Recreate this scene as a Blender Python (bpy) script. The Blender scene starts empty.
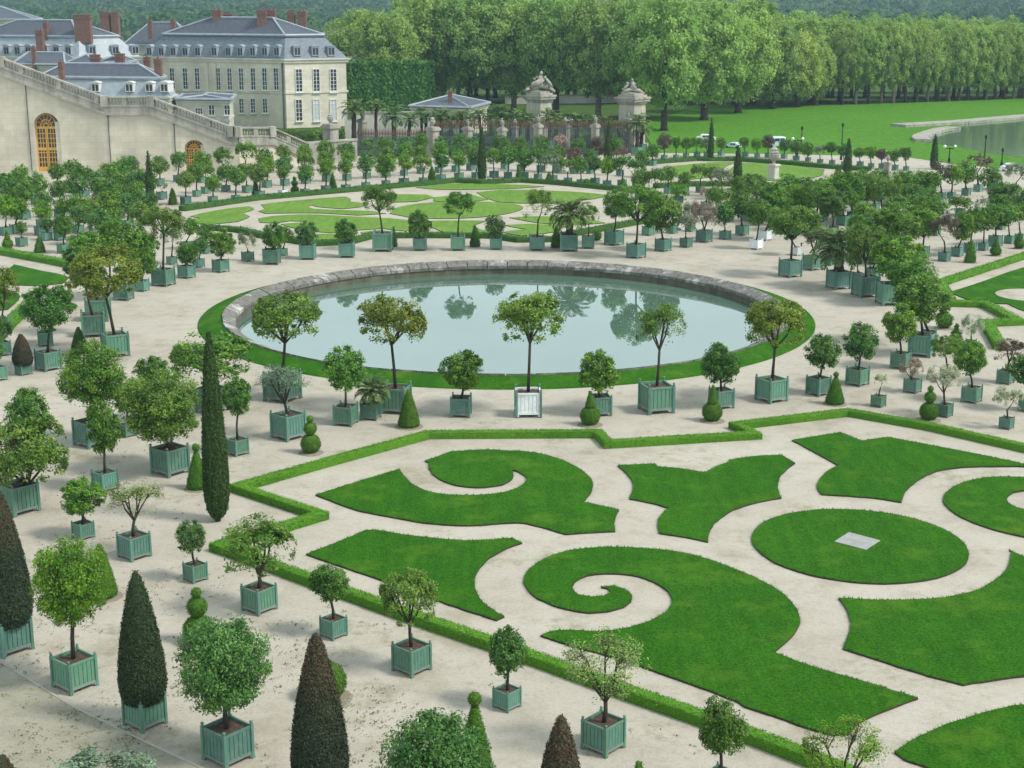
import bpy, bmesh, math, random
import numpy as np
from mathutils import Vector, Matrix, Euler

# ------------------------------------------------------------------ camera, sky, sun, exposure
C = bpy.context.scene
COL = C.collection
FPX, CAMH = 1507.0, 17.0
TH = math.atan2(384.0, FPX)
cam_d = bpy.data.cameras.new("camera")
cam_d.sensor_width = 36.0
cam_d.lens = FPX / 1024.0 * 36.0
cam_d.clip_start, cam_d.clip_end = 0.5, 8000.0
cam = bpy.data.objects.new("camera", cam_d)
COL.objects.link(cam)
cam.location = (0, 0, CAMH)
cam.rotation_euler = (math.pi / 2 - TH, 0, 0)
C.camera = cam

CLOUD = (4.3, 5.15, 5.25)
SUN_EL, SUN_AZ = 50.0, 108.0          # azimuth clockwise from +Y
world = bpy.data.worlds.new("World")
C.world = world
world.use_nodes = True
wn, wl = world.node_tree.nodes, world.node_tree.links
sky = wn.new("ShaderNodeTexSky")
sky.sky_type = 'NISHITA'
sky.sun_disc = False
sky.sun_elevation = math.radians(SUN_EL)
sky.sun_rotation = math.radians(SUN_AZ)
sky.air_density, sky.dust_density, sky.ozone_density = 1.0, 3.0, 1.0
hs = wn.new("ShaderNodeHueSaturation")
hs.inputs['Saturation'].default_value = 0.6
wl.new(sky.outputs[0], hs.inputs['Color'])
# a bright, broken cloud cover veils the sky
wc = wn.new("ShaderNodeTexCoord")
wm = wn.new("ShaderNodeMapping"); wm.inputs['Scale'].default_value = (1.0, 1.0, 2.6)
wl.new(wc.outputs['Generated'], wm.inputs[0])
wno = wn.new("ShaderNodeTexNoise"); wno.inputs['Scale'].default_value = 2.2; wno.inputs['Detail'].default_value = 6
wl.new(wm.outputs[0], wno.inputs['Vector'])
wr_ = wn.new("ShaderNodeMapRange")
wr_.inputs[1].default_value, wr_.inputs[2].default_value, wr_.inputs[3].default_value, wr_.inputs[4].default_value = 0.35, 0.65, 0.45, 0.95
wl.new(wno.outputs[0], wr_.inputs[0])
wx = wn.new("ShaderNodeMix"); wx.data_type = 'RGBA'
wl.new(wr_.outputs[0], wx.inputs[0]); wl.new(hs.outputs[0], wx.inputs[6])
# extra brightness added low in the veil to lift the pond's reflection
wsep = wn.new("ShaderNodeSeparateXYZ"); wl.new(wc.outputs['Generated'], wsep.inputs[0])
wlow = wn.new("ShaderNodeMapRange")
wlow.inputs[1].default_value, wlow.inputs[2].default_value, wlow.inputs[3].default_value, wlow.inputs[4].default_value = 0.08, 0.45, 1.75, 0.95
wl.new(wsep.outputs[2], wlow.inputs[0])
wvm = wn.new("ShaderNodeVectorMath"); wvm.operation = 'SCALE'
wvm.inputs[0].default_value = CLOUD; wl.new(wlow.outputs[0], wvm.inputs['Scale'])
wl.new(wvm.outputs[0], wx.inputs[7])
wl.new(wx.outputs[2], wn['Background'].inputs['Color'])
wn['Background'].inputs['Strength'].default_value = 0.15

sun_d = bpy.data.lights.new("sun", 'SUN')
sun_d.energy = 2.5
sun_d.angle = math.radians(11.0)
sun_d.color = (1.0, 0.97, 0.90)
sun = bpy.data.objects.new("sun", sun_d)
COL.objects.link(sun)
_az, _el = math.radians(SUN_AZ), math.radians(SUN_EL)
_sd = Vector((math.sin(_az) * math.cos(_el), math.cos(_az) * math.cos(_el), math.sin(_el)))
sun.rotation_euler = (-_sd).to_track_quat('-Z', 'Y').to_euler()
sun.location = (60, -20, 80)

C.view_settings.view_transform = 'Standard'
C.view_settings.look = 'None'
C.view_settings.gamma = 1.0
C.view_settings.use_curve_mapping = False
C.view_settings.exposure = 0.42
C.render.engine = 'CYCLES'
C.cycles.max_bounces = 6
C.cycles.diffuse_bounces = 3
C.cycles.glossy_bounces = 3
C.cycles.transmission_bounces = 2
C.cycles.volume_bounces = 0
C.cycles.caustics_reflective = False
C.cycles.caustics_refractive = False

rnd = random.Random(7)
# ------------------------------------------------------------------ survey helpers (photo -> place)
_fw = Vector((0, math.cos(TH), -math.sin(TH)))
_up = Vector((0, math.sin(TH), math.cos(TH)))
_ri = Vector((1, 0, 0))
CAM = Vector((0, 0, CAMH))
def ray(px, py):
    return _fw + _ri * ((px - 512) / FPX) - _up * ((py - 384) / FPX)
def gnd(px, py, z=0.0):
    d = ray(px, py)
    return CAM + d * ((z - CAMH) / d.z)
def at_y(px, py, Y):
    d = ray(px, py)
    return CAM + d * (Y / d.y)
def mpp(p):                                   # metres per photo pixel at point p
    return (p - CAM).dot(_fw) / FPX
def on_plane(px, py, A, B):                   # vertical plane through A, B -> (u in metres from A, z)
    n = Vector((B[1] - A[1], A[0] - B[0], 0)).normalized()
    d = ray(px, py)
    t = (Vector((A[0], A[1], 0)) - CAM).dot(n) / d.dot(n)
    P = CAM + d * t
    e = Vector((B[0] - A[0], B[1] - A[1], 0)).normalized()
    return (P - Vector((A[0], A[1], 0))).dot(e), P.z

# ------------------------------------------------------------------ mesh helpers
class MB:
    """Collects polygons and builds them into ONE mesh object."""
    def __init__(s):
        s.v, s.f, s.m = [], [], []
        s.cur = 0
    def add(s, vs, fs):
        o = len(s.v)
        s.v.extend([tuple(p) for p in vs])
        s.f.extend([tuple(i + o for i in f) for f in fs])
        s.m.extend([s.cur] * len(fs))
        return s
    def box(s, c, size, rz=0.0, M=None):
        hx, hy, hz = size[0] / 2, size[1] / 2, size[2] / 2
        R = Matrix.Rotation(rz, 3, 'Z')
        vs = []
        for x, y, z in ((-1,-1,-1),(1,-1,-1),(1,1,-1),(-1,1,-1),(-1,-1,1),(1,-1,1),(1,1,1),(-1,1,1)):
            p = R @ Vector((x*hx, y*hy, z*hz)) + Vector(c)
            vs.append(M @ p if M else p)
        return s.add(vs, [(0,3,2,1),(4,5,6,7),(0,1,5,4),(1,2,6,5),(2,3,7,6),(3,0,4,7)])
    def tube(s, pts, rads, n=6, cap=True):
        rings, vs, fs = [], [], []
        pts = [Vector(p) for p in pts]
        for i, p in enumerate(pts):
            d = (pts[min(i+1, len(pts)-1)] - pts[max(i-1, 0)])
            d = d.normalized() if d.length > 1e-9 else Vector((0,0,1))
            a = d.orthogonal().normalized() if abs(d.z) < 0.9 else Vector((1,0,0)) - d * d.x
            a.normalize()
            b = d.cross(a)
            for k in range(n):
                t = 2*math.pi*k/n
                vs.append(p + (a*math.cos(t) + b*math.sin(t)) * rads[i])
        for i in range(len(pts)-1):
            for k in range(n):
                k2 = (k+1) % n
                fs.append((i*n+k, i*n+k2, (i+1)*n+k2, (i+1)*n+k))
        if cap:
            fs.append(tuple(range(n-1, -1, -1)))
            fs.append(tuple(range((len(pts)-1)*n, len(pts)*n)))
        return s.add(vs, fs)
    def lathe(s, prof, n=12, c=(0,0,0)):
        vs, fs = [], []
        for r, z in prof:
            for k in range(n):
                t = 2*math.pi*k/n
                vs.append((c[0]+r*math.cos(t), c[1]+r*math.sin(t), c[2]+z))
        for i in range(len(prof)-1):
            for k in range(n):
                k2 = (k+1) % n
                fs.append((i*n+k, i*n+k2, (i+1)*n+k2, (i+1)*n+k))
        fs.append(tuple(range(n-1, -1, -1)))
        fs.append(tuple(range((len(prof)-1)*n, len(prof)*n)))
        return s.add(vs, fs)
    def prism(s, poly, z0, z1):
        n = len(poly)
        vs = [(p[0], p[1], z0) for p in poly] + [(p[0], p[1], z1) for p in poly]
        fs = [(i, (i+1) % n, n+(i+1) % n, n+i) for i in range(n)]
        fs += [tuple(range(n, 2*n)), tuple(range(n-1, -1, -1))]
        return s.add(vs, fs)
    def mesh(s, name, mats, smooth=False):
        me = bpy.data.meshes.new(name)
        me.from_pydata(s.v, [], s.f)
        for m in (mats if isinstance(mats, (list, tuple)) else [mats]):
            me.materials.append(m)
        if len(me.materials) > 1:
            me.polygons.foreach_set("material_index", s.m)
        if smooth:
            me.polygons.foreach_set("use_smooth", [True]*len(me.polygons))
        me.update()
        return me
    def build(s, name, mats, parent=None, smooth=False, loc=None, rz=0):
        return link(name, s.mesh(name, mats, smooth), parent, loc, rz)

def link(name, me, parent=None, loc=None, rz=0.0, scale=None):
    o = bpy.data.objects.new(name, me)
    COL.objects.link(o)
    if parent is not None:
        o.parent = parent
    if loc is not None:
        o.location = loc
    if rz:
        o.rotation_euler = (0, 0, rz)
    if scale is not None:
        o.scale = scale
    return o
def tag(o, label=None, cat=None, group=None, kind=None):
    if label: o["label"] = label
    if cat: o["category"] = cat
    if group: o["group"] = group
    if kind: o["kind"] = kind
    return o
def thing(name, loc, label, cat, group=None, rz=0.0):
    return tag(link(name, None, None, loc, rz), label, cat, group)
def ordinal(i):
    w = ["first","second","third","fourth","fifth","sixth","seventh","eighth","ninth","tenth","eleventh","twelfth"]
    if i < 12: return w[i]
    n = i + 1
    return "%d%s" % (n, "th" if 10 <= n % 100 <= 20 else {1:"st",2:"nd",3:"rd"}.get(n % 10, "th"))

# ------------------------------------------------------------------ materials
def new_mat(name):
    m = bpy.data.materials.new(name)
    m.use_nodes = True
    nt = m.node_tree
    return m, nt.nodes, nt.links, nt.nodes["Principled BSDF"]
def noise(n, l, scale, detail=4, vec=None, rough=0.6):
    t = n.new("ShaderNodeTexNoise")
    t.inputs['Scale'].default_value = scale
    t.inputs['Detail'].default_value = detail
    t.inputs['Roughness'].default_value = rough
    if vec is not None: l.new(vec, t.inputs['Vector'])
    return t
def ramp(n, l, src, stops):
    r = n.new("ShaderNodeValToRGB")
    e = r.color_ramp.elements
    while len(e) < len(stops): e.new(0.5)
    for k, (p, c) in enumerate(stops):
        e[k].position = p
        e[k].color = (*c, 1) if len(c) == 3 else c
    l.new(src, r.inputs[0])
    return r
def mixc(n, l, fac, a, b, mode='MIX'):
    m = n.new("ShaderNodeMix")
    m.data_type = 'RGBA'
    m.blend_type = mode
    for sock, val in ((m.inputs[0], fac), (m.inputs[6], a), (m.inputs[7], b)):
        if isinstance(val, (int, float)): sock.default_value = val
        elif isinstance(val, tuple): sock.default_value = (*val, 1) if len(val) == 3 else val
        else: l.new(val, sock)
    return m.outputs[2]
def coords(n, kind='Object'):
    return n.new("ShaderNodeTexCoord").outputs[kind]
def simple(name, c, c2=None, scale=6.0, rough=0.7, bump=0.0, bscale=None, metal=0.0, stretch=None, spec=0.3):
    m, n, l, b = new_mat(name)
    co = coords(n)
    if stretch:
        mp = n.new("ShaderNodeMapping")
        mp.inputs['Scale'].default_value = stretch
        l.new(co, mp.inputs[0]); co = mp.outputs[0]
    if c2 is None: c2 = tuple(x*0.7 for x in c)
    t = noise(n, l, scale, 5, co)
    r = ramp(n, l, t.outputs[0], [(0.3, c2), (0.7, c)])
    l.new(r.outputs[0], b.inputs['Base Color'])
    b.inputs['Roughness'].default_value = rough
    b.inputs['Metallic'].default_value = metal
    b.inputs['Specular IOR Level'].default_value = spec
    if bump:
        t2 = noise(n, l, bscale or scale*4, 4, co)
        bp = n.new("ShaderNodeBump")
        bp.inputs['Strength'].default_value = bump
        bp.inputs['Distance'].default_value = 0.02
        l.new(t2.outputs[0], bp.inputs['Height'])
        l.new(bp.outputs[0], b.inputs['Normal'])
    return m

def leaf_material(name, gloss=0.40, transl=0.30, spread=1.2):
    """Foliage: colour of each plant comes from the object's own colour, each leaf differs a little."""
    m, n, l, b = new_mat(name)
    oi = n.new("ShaderNodeObjectInfo")
    at = n.new("ShaderNodeAttribute"); at.attribute_name = "tint"
    hsv = n.new("ShaderNodeHueSaturation")
    l.new(oi.outputs['Color'], hsv.inputs['Color'])
    mh = n.new("ShaderNodeMapRange"); mh.inputs[3].default_value = 0.5 + 0.025*spread; mh.inputs[4].default_value = 0.5 - 0.03*spread
    mv = n.new("ShaderNodeMapRange"); mv.inputs[3].default_value = 1 - 0.5*spread; mv.inputs[4].default_value = 1 + 0.75*spread
    l.new(at.outputs['Fac'], mh.inputs[0]); l.new(at.outputs['Fac'], mv.inputs[0])
    l.new(mh.outputs[0], hsv.inputs['Hue']); l.new(mv.outputs[0], hsv.inputs['Value'])
    dry = n.new("ShaderNodeAttribute"); dry.attribute_name = "dry"
    leafcol = mixc(n, l, dry.outputs['Fac'], hsv.outputs[0], (0.098, 0.066, 0.036))
    l.new(leafcol, b.inputs['Base Color'])
    b.inputs['Roughness'].default_value = gloss
    b.inputs['Specular IOR Level'].default_value = 0.2
    tr = n.new("ShaderNodeBsdfTranslucent")
    l.new(leafcol, tr.inputs[0])
    mx = n.new("ShaderNodeMixShader")
    mx.inputs[0].default_value = transl
    l.new(b.outputs[0], mx.inputs[1]); l.new(tr.outputs[0], mx.inputs[2])
    out = [x for x in n if x.type == 'OUTPUT_MATERIAL'][0]
    l.new(mx.outputs[0], out.inputs[0])
    return m
def painted_wood(name, c, c2):
    m, n, l, b = new_mat(name)
    oi = n.new("ShaderNodeObjectInfo")
    co = coords(n)
    mp = n.new("ShaderNodeMapping"); mp.inputs['Scale'].default_value = (9, 9, 1.2); l.new(co, mp.inputs[0])
    t = noise(n, l, 3.0, 6, mp.outputs[0])
    r = ramp(n, l, t.outputs[0], [(0.25, c2), (0.6, c)])
    h = n.new("ShaderNodeHueSaturation")
    l.new(r.outputs[0], h.inputs['Color'])
    mr = n.new("ShaderNodeMapRange"); mr.inputs[3].default_value = 0.72; mr.inputs[4].default_value = 1.25
    mh = n.new("ShaderNodeMapRange"); mh.inputs[3].default_value = 0.47; mh.inputs[4].default_value = 0.53
    wn2 = n.new("ShaderNodeTexWhiteNoise"); wn2.noise_dimensions = '1D'; l.new(oi.outputs['Random'], wn2.inputs['W']); l.new(wn2.outputs['Value'], mh.inputs[0]); l.new(mh.outputs[0], h.inputs['Hue'])
    gr = noise(n, l, 2.2, 6, co, 0.75); gq = ramp(n, l, gr.outputs[0], [(0.46, (0, 0, 0)), (0.66, (0.7, 0.7, 0.7))])
    l.new(oi.outputs['Random'], mr.inputs[0]); l.new(mr.outputs[0], h.inputs['Value'])
    l.new(mixc(n, l, gq.outputs[0], h.outputs[0], tuple(0.5*q+0.12 for q in c)), b.inputs['Base Color'])
    b.inputs['Roughness'].default_value = 0.6
    return m
def grass_material(name, c, c2, c3, patch=0.12, fine=14.0):
    m, n, l, b = new_mat(name)
    co = coords(n)
    big = noise(n, l, patch, 4, co)
    mid = noise(n, l, 1.3, 6, co, 0.7)
    fin = noise(n, l, fine, 6, co, 0.75)
    mp = n.new("ShaderNodeMapping"); mp.inputs['Rotation'].default_value = (0, 0, 0.85); mp.inputs['Scale'].default_value = (1, 0.12, 1)
    l.new(co, mp.inputs[0])
    streak = noise(n, l, 2.5, 3, mp.outputs[0])
    r1 = ramp(n, l, mid.outputs[0], [(0.3, c2), (0.7, c)])
    r2 = ramp(n, l, fin.outputs[0], [(0.36, tuple(x*0.3 for x in c2)), (0.53, c), (0.70, c3)])
    x1 = mixc(n, l, 0.55, r1.outputs[0], r2.outputs[0])
    st = ramp(n, l, streak.outputs[0], [(0.3, (0.78, 0.8, 0.75)), (0.7, (1.15, 1.12, 1.1))])
    x2 = mixc(n, l, 0.8, x1, st.outputs[0], 'MULTIPLY')
    bg = ramp(n, l, big.outputs[0], [(0.35, (0.85, 0.9, 0.85)), (0.65, (1.12, 1.05, 1.0))])
    x3 = mixc(n, l, 0.7, x2, bg.outputs[0], 'MULTIPLY')
    # thin and yellowed places, and a few bare ones
    yl = noise(n, l, 0.45, 6, co, 0.7); yr = ramp(n, l, yl.outputs[0], [(0.52, (0, 0, 0)), (0.72, (0.42, 0.42, 0.42))])
    x3 = mixc(n, l, yr.outputs[0], x3, tuple(0.5*p+0.5*q for p, q in zip(c3, (0.20, 0.26, 0.03))))
    br = noise(n, l, 1.1, 7, co, 0.75); bq = ramp(n, l, br.outputs[0], [(0.70, (0, 0, 0)), (0.76, (0.55, 0.55, 0.55))])
    x3 = mixc(n, l, bq.outputs[0], x3, (0.16, 0.15, 0.06))
    l.new(x3, b.inputs['Base Color'])
    b.inputs['Roughness'].default_value = 0.85
    b.inputs['Specular IOR Level'].default_value = 0.05
    bp = n.new("ShaderNodeBump"); bp.inputs['Strength'].default_value = 0.9; bp.inputs['Distance'].default_value = 0.05
    l.new(fin.outputs[0], bp.inputs['Height']); l.new(bp.outputs[0], b.inputs['Normal'])
    return m
def gravel_material(name, c, warm):
    m, n, l, b = new_mat(name)
    co = coords(n)
    big = noise(n, l, 0.10, 5, co, 0.65)
    mid = noise(n, l, 0.8, 6, co, 0.7)
    fin = noise(n, l, 22, 5, co, 0.8)
    r1 = ramp(n, l, big.outputs[0], [(0.35, warm), (0.65, c)])
    r2 = ramp(n, l, mid.outputs[0], [(0.28, (0.80, 0.785, 0.75)), (0.5, (0.98, 0.98, 0.97)), (0.75, (1.05, 1.05, 1.05))])
    x = mixc(n, l, 0.8, r1.outputs[0], r2.outputs[0], 'MULTIPLY')
    r3 = ramp(n, l, fin.outputs[0], [(0.3, (0.72, 0.72, 0.7)), (0.6, (1.05, 1.05, 1.05))])
    x = mixc(n, l, 0.7, x, r3.outputs[0], 'MULTIPLY')
    s3 = noise(n, l, 7.5, 8, co, 0.9)
    q3 = ramp(n, l, s3.outputs[0], [(0.36, (0.78, 0.765, 0.74)), (0.5, (1, 1, 1)), (0.66, (1.08, 1.08, 1.08))])
    x = mixc(n, l, 0.85, x, q3.outputs[0], 'MULTIPLY')
    sp = noise(n, l, 4.5, 10, co, 0.85)
    sr = ramp(n, l, sp.outputs[0], [(0.30, (0.45, 0.43, 0.38)), (0.42, (1, 1, 1))])
    x = mixc(n, l, 0.75, x, sr.outputs[0], 'MULTIPLY')
    dm = noise(n, l, 0.22, 7, co, 0.75)
    dr = ramp(n, l, dm.outputs[0], [(0.34, (0.80, 0.78, 0.73)), (0.47, (1, 1, 1))])
    x = mixc(n, l, 0.9, x, dr.outputs[0], 'MULTIPLY')
    # thin weeds and moss where the gravel is little walked on
    w1 = noise(n, l, 0.35, 3, co)
    w2 = noise(n, l, 2.2, 8, co, 0.8)
    ml = n.new("ShaderNodeMath"); ml.operation = 'MULTIPLY'
    l.new(w1.outputs[0], ml.inputs[0]); l.new(w2.outputs[0], ml.inputs[1])
    wr = ramp(n, l, ml.outputs[0], [(0.30, (0, 0, 0)), (0.40, (0.6, 0.6, 0.6))])
    x = mixc(n, l, wr.outputs[0], x, (0.20, 0.20, 0.10))
    l.new(x, b.inputs['Base Color'])
    b.inputs['Roughness'].default_value = 0.95
    b.inputs['Specular IOR Level'].default_value = 0.1
    bp = n.new("ShaderNodeBump"); bp.inputs['Strength'].default_value = 0.5; bp.inputs['Distance'].default_value = 0.03
    l.new(fin.outputs[0], bp.inputs['Height']); l.new(bp.outputs[0], b.inputs['Normal'])
    return m
def stone_material(name, c, dark, scale=0.8, course=None, streak=True):
    m, n, l, b = new_mat(name)
    co = coords(n)
    t = noise(n, l, scale, 7, co, 0.7)
    r = ramp(n, l, t.outputs[0], [(0.3, tuple(0.66*x for x in c)), (0.6, c)])
    x = r.outputs[0]
    if streak:
        mp = n.new("ShaderNodeMapping"); mp.inputs['Scale'].default_value = (1.2, 1.2, 0.12); l.new(co, mp.inputs[0])
        s = noise(n, l, scale*1.2, 6, mp.outputs[0], 0.7)
        sr = ramp(n, l, s.outputs[0], [(0.42, (0.0,)*3), (0.72, (0.8,)*3)])
        x = mixc(n, l, sr.outputs[0], x, dark)
    if course:
        br = n.new("ShaderNodeTexBrick")
        br.inputs['Scale'].default_value = 1.0
        br.inputs['Brick Width'].default_value = course*2.2
        br.inputs['Row Height'].default_value = course
        br.inputs['Mortar Size'].default_value = 0.012
        br.inputs['Color1'].default_value = (1, 1, 1, 1); br.inputs['Color2'].default_value = (0.86, 0.86, 0.86, 1)
        br.inputs['Mortar'].default_value = (0.7, 0.68, 0.65, 1)
        sp = n.new("ShaderNodeSeparateXYZ"); l.new(co, sp.inputs[0])
        cb = n.new("ShaderNodeCombineXYZ")
        l.new(sp.outputs[0], cb.inputs[0]); l.new(sp.outputs[2], cb.inputs[1])
        l.new(cb.outputs[0], br.inputs[0])
        x = mixc(n, l, 0.7, x, br.outputs[0], 'MULTIPLY')
    l.new(x, b.inputs['Base Color'])
    b.inputs['Roughness'].default_value = 0.9
    b.inputs['Specular IOR Level'].default_value = 0.15
    bp = n.new("ShaderNodeBump"); bp.inputs['Strength'].default_value = 0.4; bp.inputs['Distance'].default_value = 0.03
    t2 = noise(n, l, scale*12, 4, co)
    l.new(t2.outputs[0], bp.inputs['Height']); l.new(bp.outputs[0], b.inputs['Normal'])
    return m

M = {}
M['leaf'] = leaf_material("citrus_leaf")
M['needle'] = leaf_material("yew_foliage", gloss=0.65, transl=0.1, spread=0.8)
M['bigleaf'] = leaf_material("plane_tree_leaf", gloss=0.6, transl=0.4, spread=0.8)
M['core'] = leaf_material("inner_foliage", gloss=0.8, transl=0.0, spread=0.5)
M['bark'] = simple("bark", (0.075, 0.055, 0.04), (0.03, 0.024, 0.02), 14, 0.9, 0.5, stretch=(4, 4, 1))
M['palebark'] = simple("pale_bark", (0.20, 0.18, 0.14), (0.07, 0.06, 0.05), 3, 0.9, 0.4)
M['bed'] = simple("damp_bed_soil", (0.30, 0.26, 0.20), (0.17, 0.145, 0.11), 9, 0.95, 0.5)
M['soil'] = simple("soil", (0.11, 0.075, 0.055), (0.05, 0.034, 0.026), 10, 0.95, 0.8)
M['green_paint'] = painted_wood("green_planter_paint", (0.092, 0.228, 0.160), (0.062, 0.156, 0.112))
M['worn_paint'] = painted_wood("worn_planter_rail", (0.19, 0.25, 0.21), (0.10, 0.165, 0.13))
M['white_paint'] = painted_wood("white_planter_paint", (0.78, 0.82, 0.84), (0.62, 0.66, 0.66))
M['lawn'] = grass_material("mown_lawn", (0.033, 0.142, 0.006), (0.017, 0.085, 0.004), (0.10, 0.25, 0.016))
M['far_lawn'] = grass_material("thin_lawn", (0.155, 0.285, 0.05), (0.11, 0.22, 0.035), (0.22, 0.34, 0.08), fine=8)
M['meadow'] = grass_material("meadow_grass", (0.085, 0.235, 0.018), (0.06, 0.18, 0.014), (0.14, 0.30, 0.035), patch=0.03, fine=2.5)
M['earth'] = grass_material("park_ground", (0.07, 0.14, 0.03), (0.05, 0.09, 0.02), (0.10, 0.18, 0.05), patch=0.02, fine=2)
M['turf_edge'] = simple("turf_edge_soil", (0.07, 0.055, 0.03), (0.03, 0.028, 0.015), 9, 0.95)
M['gravel'] = gravel_material("pale_gravel", (0.485, 0.445, 0.385), (0.425, 0.385, 0.325))
M['path'] = gravel_material("smooth_path", (0.37, 0.345, 0.285), (0.31, 0.29, 0.23))
M['coping'] = stone_material("lichened_coping", (0.50, 0.48, 0.45), (0.12, 0.11, 0.10), 1.6, None)
M['stone'] = stone_material("stair_wall_stone", (0.70, 0.645, 0.52), (0.46, 0.42, 0.345), 0.22, 0.6)
M['oldstone'] = stone_material("weathered_stone", (0.43, 0.405, 0.35), (0.15, 0.142, 0.125), 0.8, None)
M['palace'] = stone_material("palace_stone", (0.74, 0.69, 0.57), (0.60, 0.55, 0.46), 0.3, 0.5)
M['plaster'] = stone_material("pale_plaster", (0.62, 0.60, 0.54), (0.42, 0.40, 0.36), 0.4, None)
M['slate'] = simple("slate", (0.105, 0.12, 0.15), (0.06, 0.07, 0.09), 2.2, 0.5, 0.3, stretch=(1, 1, 4))
M['palezinc'] = simple("slate_blue_mansard", (0.185, 0.22, 0.265), (0.10, 0.125, 0.155), 2.0, 0.5, stretch=(1, 1, 3))
M['zinc'] = simple("zinc", (0.36, 0.40, 0.44), (0.25, 0.29, 0.33), 1.5, 0.45)
M['brick'] = simple("chimney_brick", (0.23, 0.125, 0.095), (0.14, 0.08, 0.062), 3.0, 0.9)
M['gold'] = simple("ochre_door_paint", (0.80, 0.47, 0.09), (0.62, 0.35, 0.06), 3.0, 0.45)
M['glass'] = simple("window_glass", (0.05, 0.06, 0.075), (0.03, 0.035, 0.045), 1.0, 0.12, spec=0.6)
M['blind'] = simple("drawn_white_blind", (0.60, 0.62, 0.64), (0.52, 0.54, 0.56), 1.0, 0.3)
M['grey_slab'] = simple("grey_slab_stone", (0.36, 0.36, 0.34), (0.26, 0.26, 0.25), 2.5, 0.9, 0.3)
M['white'] = simple("white_window_paint", (0.72, 0.72, 0.70), (0.58, 0.58, 0.57), 4, 0.5)
M['iron'] = simple("railing_iron", (0.10, 0.12, 0.125), (0.06, 0.07, 0.075), 3, 0.6)
M['rust'] = simple("rusty_spearheads", (0.15, 0.09, 0.06), (0.10, 0.065, 0.045), 2, 0.8)
M['black'] = simple("black_iron", (0.02, 0.022, 0.022), (0.012, 0.013, 0.013), 5, 0.5)
M['carpaint'] = simple("pale_car_paint", (0.62, 0.72, 0.80), (0.58, 0.68, 0.76), 1, 0.25, spec=0.5)
M['whitecar'] = simple("white_car_paint", (0.78, 0.80, 0.80), (0.74, 0.76, 0.76), 1, 0.25, spec=0.5)
M['tyre'] = simple("tyre_rubber", (0.02, 0.02, 0.02), (0.012, 0.012, 0.012), 8, 0.85)
M['globe'] = simple("white_lamp_globe", (0.8, 0.8, 0.78), (0.72, 0.72, 0.7), 3, 0.3)
def water_material(name, body, rough, bump, ior=1.45):
    m, n, l, b = new_mat(name)
    co = coords(n)
    t = noise(n, l, 0.12, 3, co)
    r = ramp(n, l, t.outputs[0], [(0.35, tuple(x*0.9 for x in body)), (0.65, body)])
    l.new(r.outputs[0], b.inputs['Base Color'])
    b.inputs['Roughness'].default_value = rough
    b.inputs['IOR'].default_value = ior
    b.inputs['Specular IOR Level'].default_value = 0.6
    bp = n.new("ShaderNodeBump"); bp.inputs['Strength'].default_value = bump; bp.inputs['Distance'].default_value = 0.01
    t2 = noise(n, l, 3.0, 3, co)
    l.new(t2.outputs[0], bp.inputs['Height']); l.new(bp.outputs[0], b.inputs['Normal'])
    return m
M['pond'] = water_material("pond_water", (0.092, 0.160, 0.122), 0.0, 0.007, 2.6)
M['lake'] = water_material("lake_water", (0.10, 0.15, 0.11), 0.08, 0.2)
# ------------------------------------------------------------------ foliage meshes
def leaf_quads(P, N, T, L, W, tint, name, mats, extra=None):
    """One rhombic leaf at every point P: normal N, direction T, length L, width W (arrays)."""
    n = len(P)
    N = N / np.maximum(np.linalg.norm(N, axis=1, keepdims=True), 1e-9)
    T = T - N * np.sum(T*N, axis=1, keepdims=True)
    T = T / np.maximum(np.linalg.norm(T, axis=1, keepdims=True), 1e-9)
    B = np.cross(N, T)
    L, W = L[:, None], W[:, None]
    V = np.empty((n, 4, 3))
    V[:, 0] = P - T*L*0.5
    V[:, 1] = P + B*W*0.5 + N*W*0.12
    V[:, 2] = P + T*L*0.5 - N*L*0.10
    V[:, 3] = P - B*W*0.5 + N*W*0.12
    V = V.reshape(-1, 3)
    ev, ef = ([], []) if extra is None else extra
    ne = len(ev)
    nq = n
    me = bpy.data.meshes.new(name)
    allv = np.concatenate([V, np.array(ev).reshape(-1, 3)]) if ne else V
    me.vertices.add(len(allv))
    me.vertices.foreach_set("co", allv.astype(np.float32).ravel())
    loops = np.arange(4*n, dtype=np.int32)
    starts = np.arange(0, 4*n, 4, dtype=np.int32)
    if ne:
        el = np.array([i + 4*n for f in ef for i in f], dtype=np.int32)
        es = np.cumsum([0] + [len(f) for f in ef])[:-1].astype(np.int32) + 4*n
        loops = np.concatenate([loops, el]); starts = np.concatenate([starts, es])
    me.loops.add(len(loops))
    me.loops.foreach_set("vertex_index", loops)
    me.polygons.add(len(starts))
    me.polygons.foreach_set("loop_start", starts)
    for m in mats: me.materials.append(m)
    mi = np.zeros(len(starts), dtype=np.int32)
    tt = np.concatenate([tint, np.full(len(starts)-n, 0.12)])
    if ne and len(mats) > 1: mi[n:] = 1
    me.polygons.foreach_set("material_index", mi)
    me.update(calc_edges=True)
    a = me.attributes.new("tint", 'FLOAT', 'FACE')
    a.data.foreach_set("value", np.clip(tt, 0, 1).astype(np.float32))
    me.validate()
    return me

def rand_dirs(r, n):
    d = r.normal(size=(n, 3))
    return d / np.linalg.norm(d, axis=1, keepdims=True)

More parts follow.
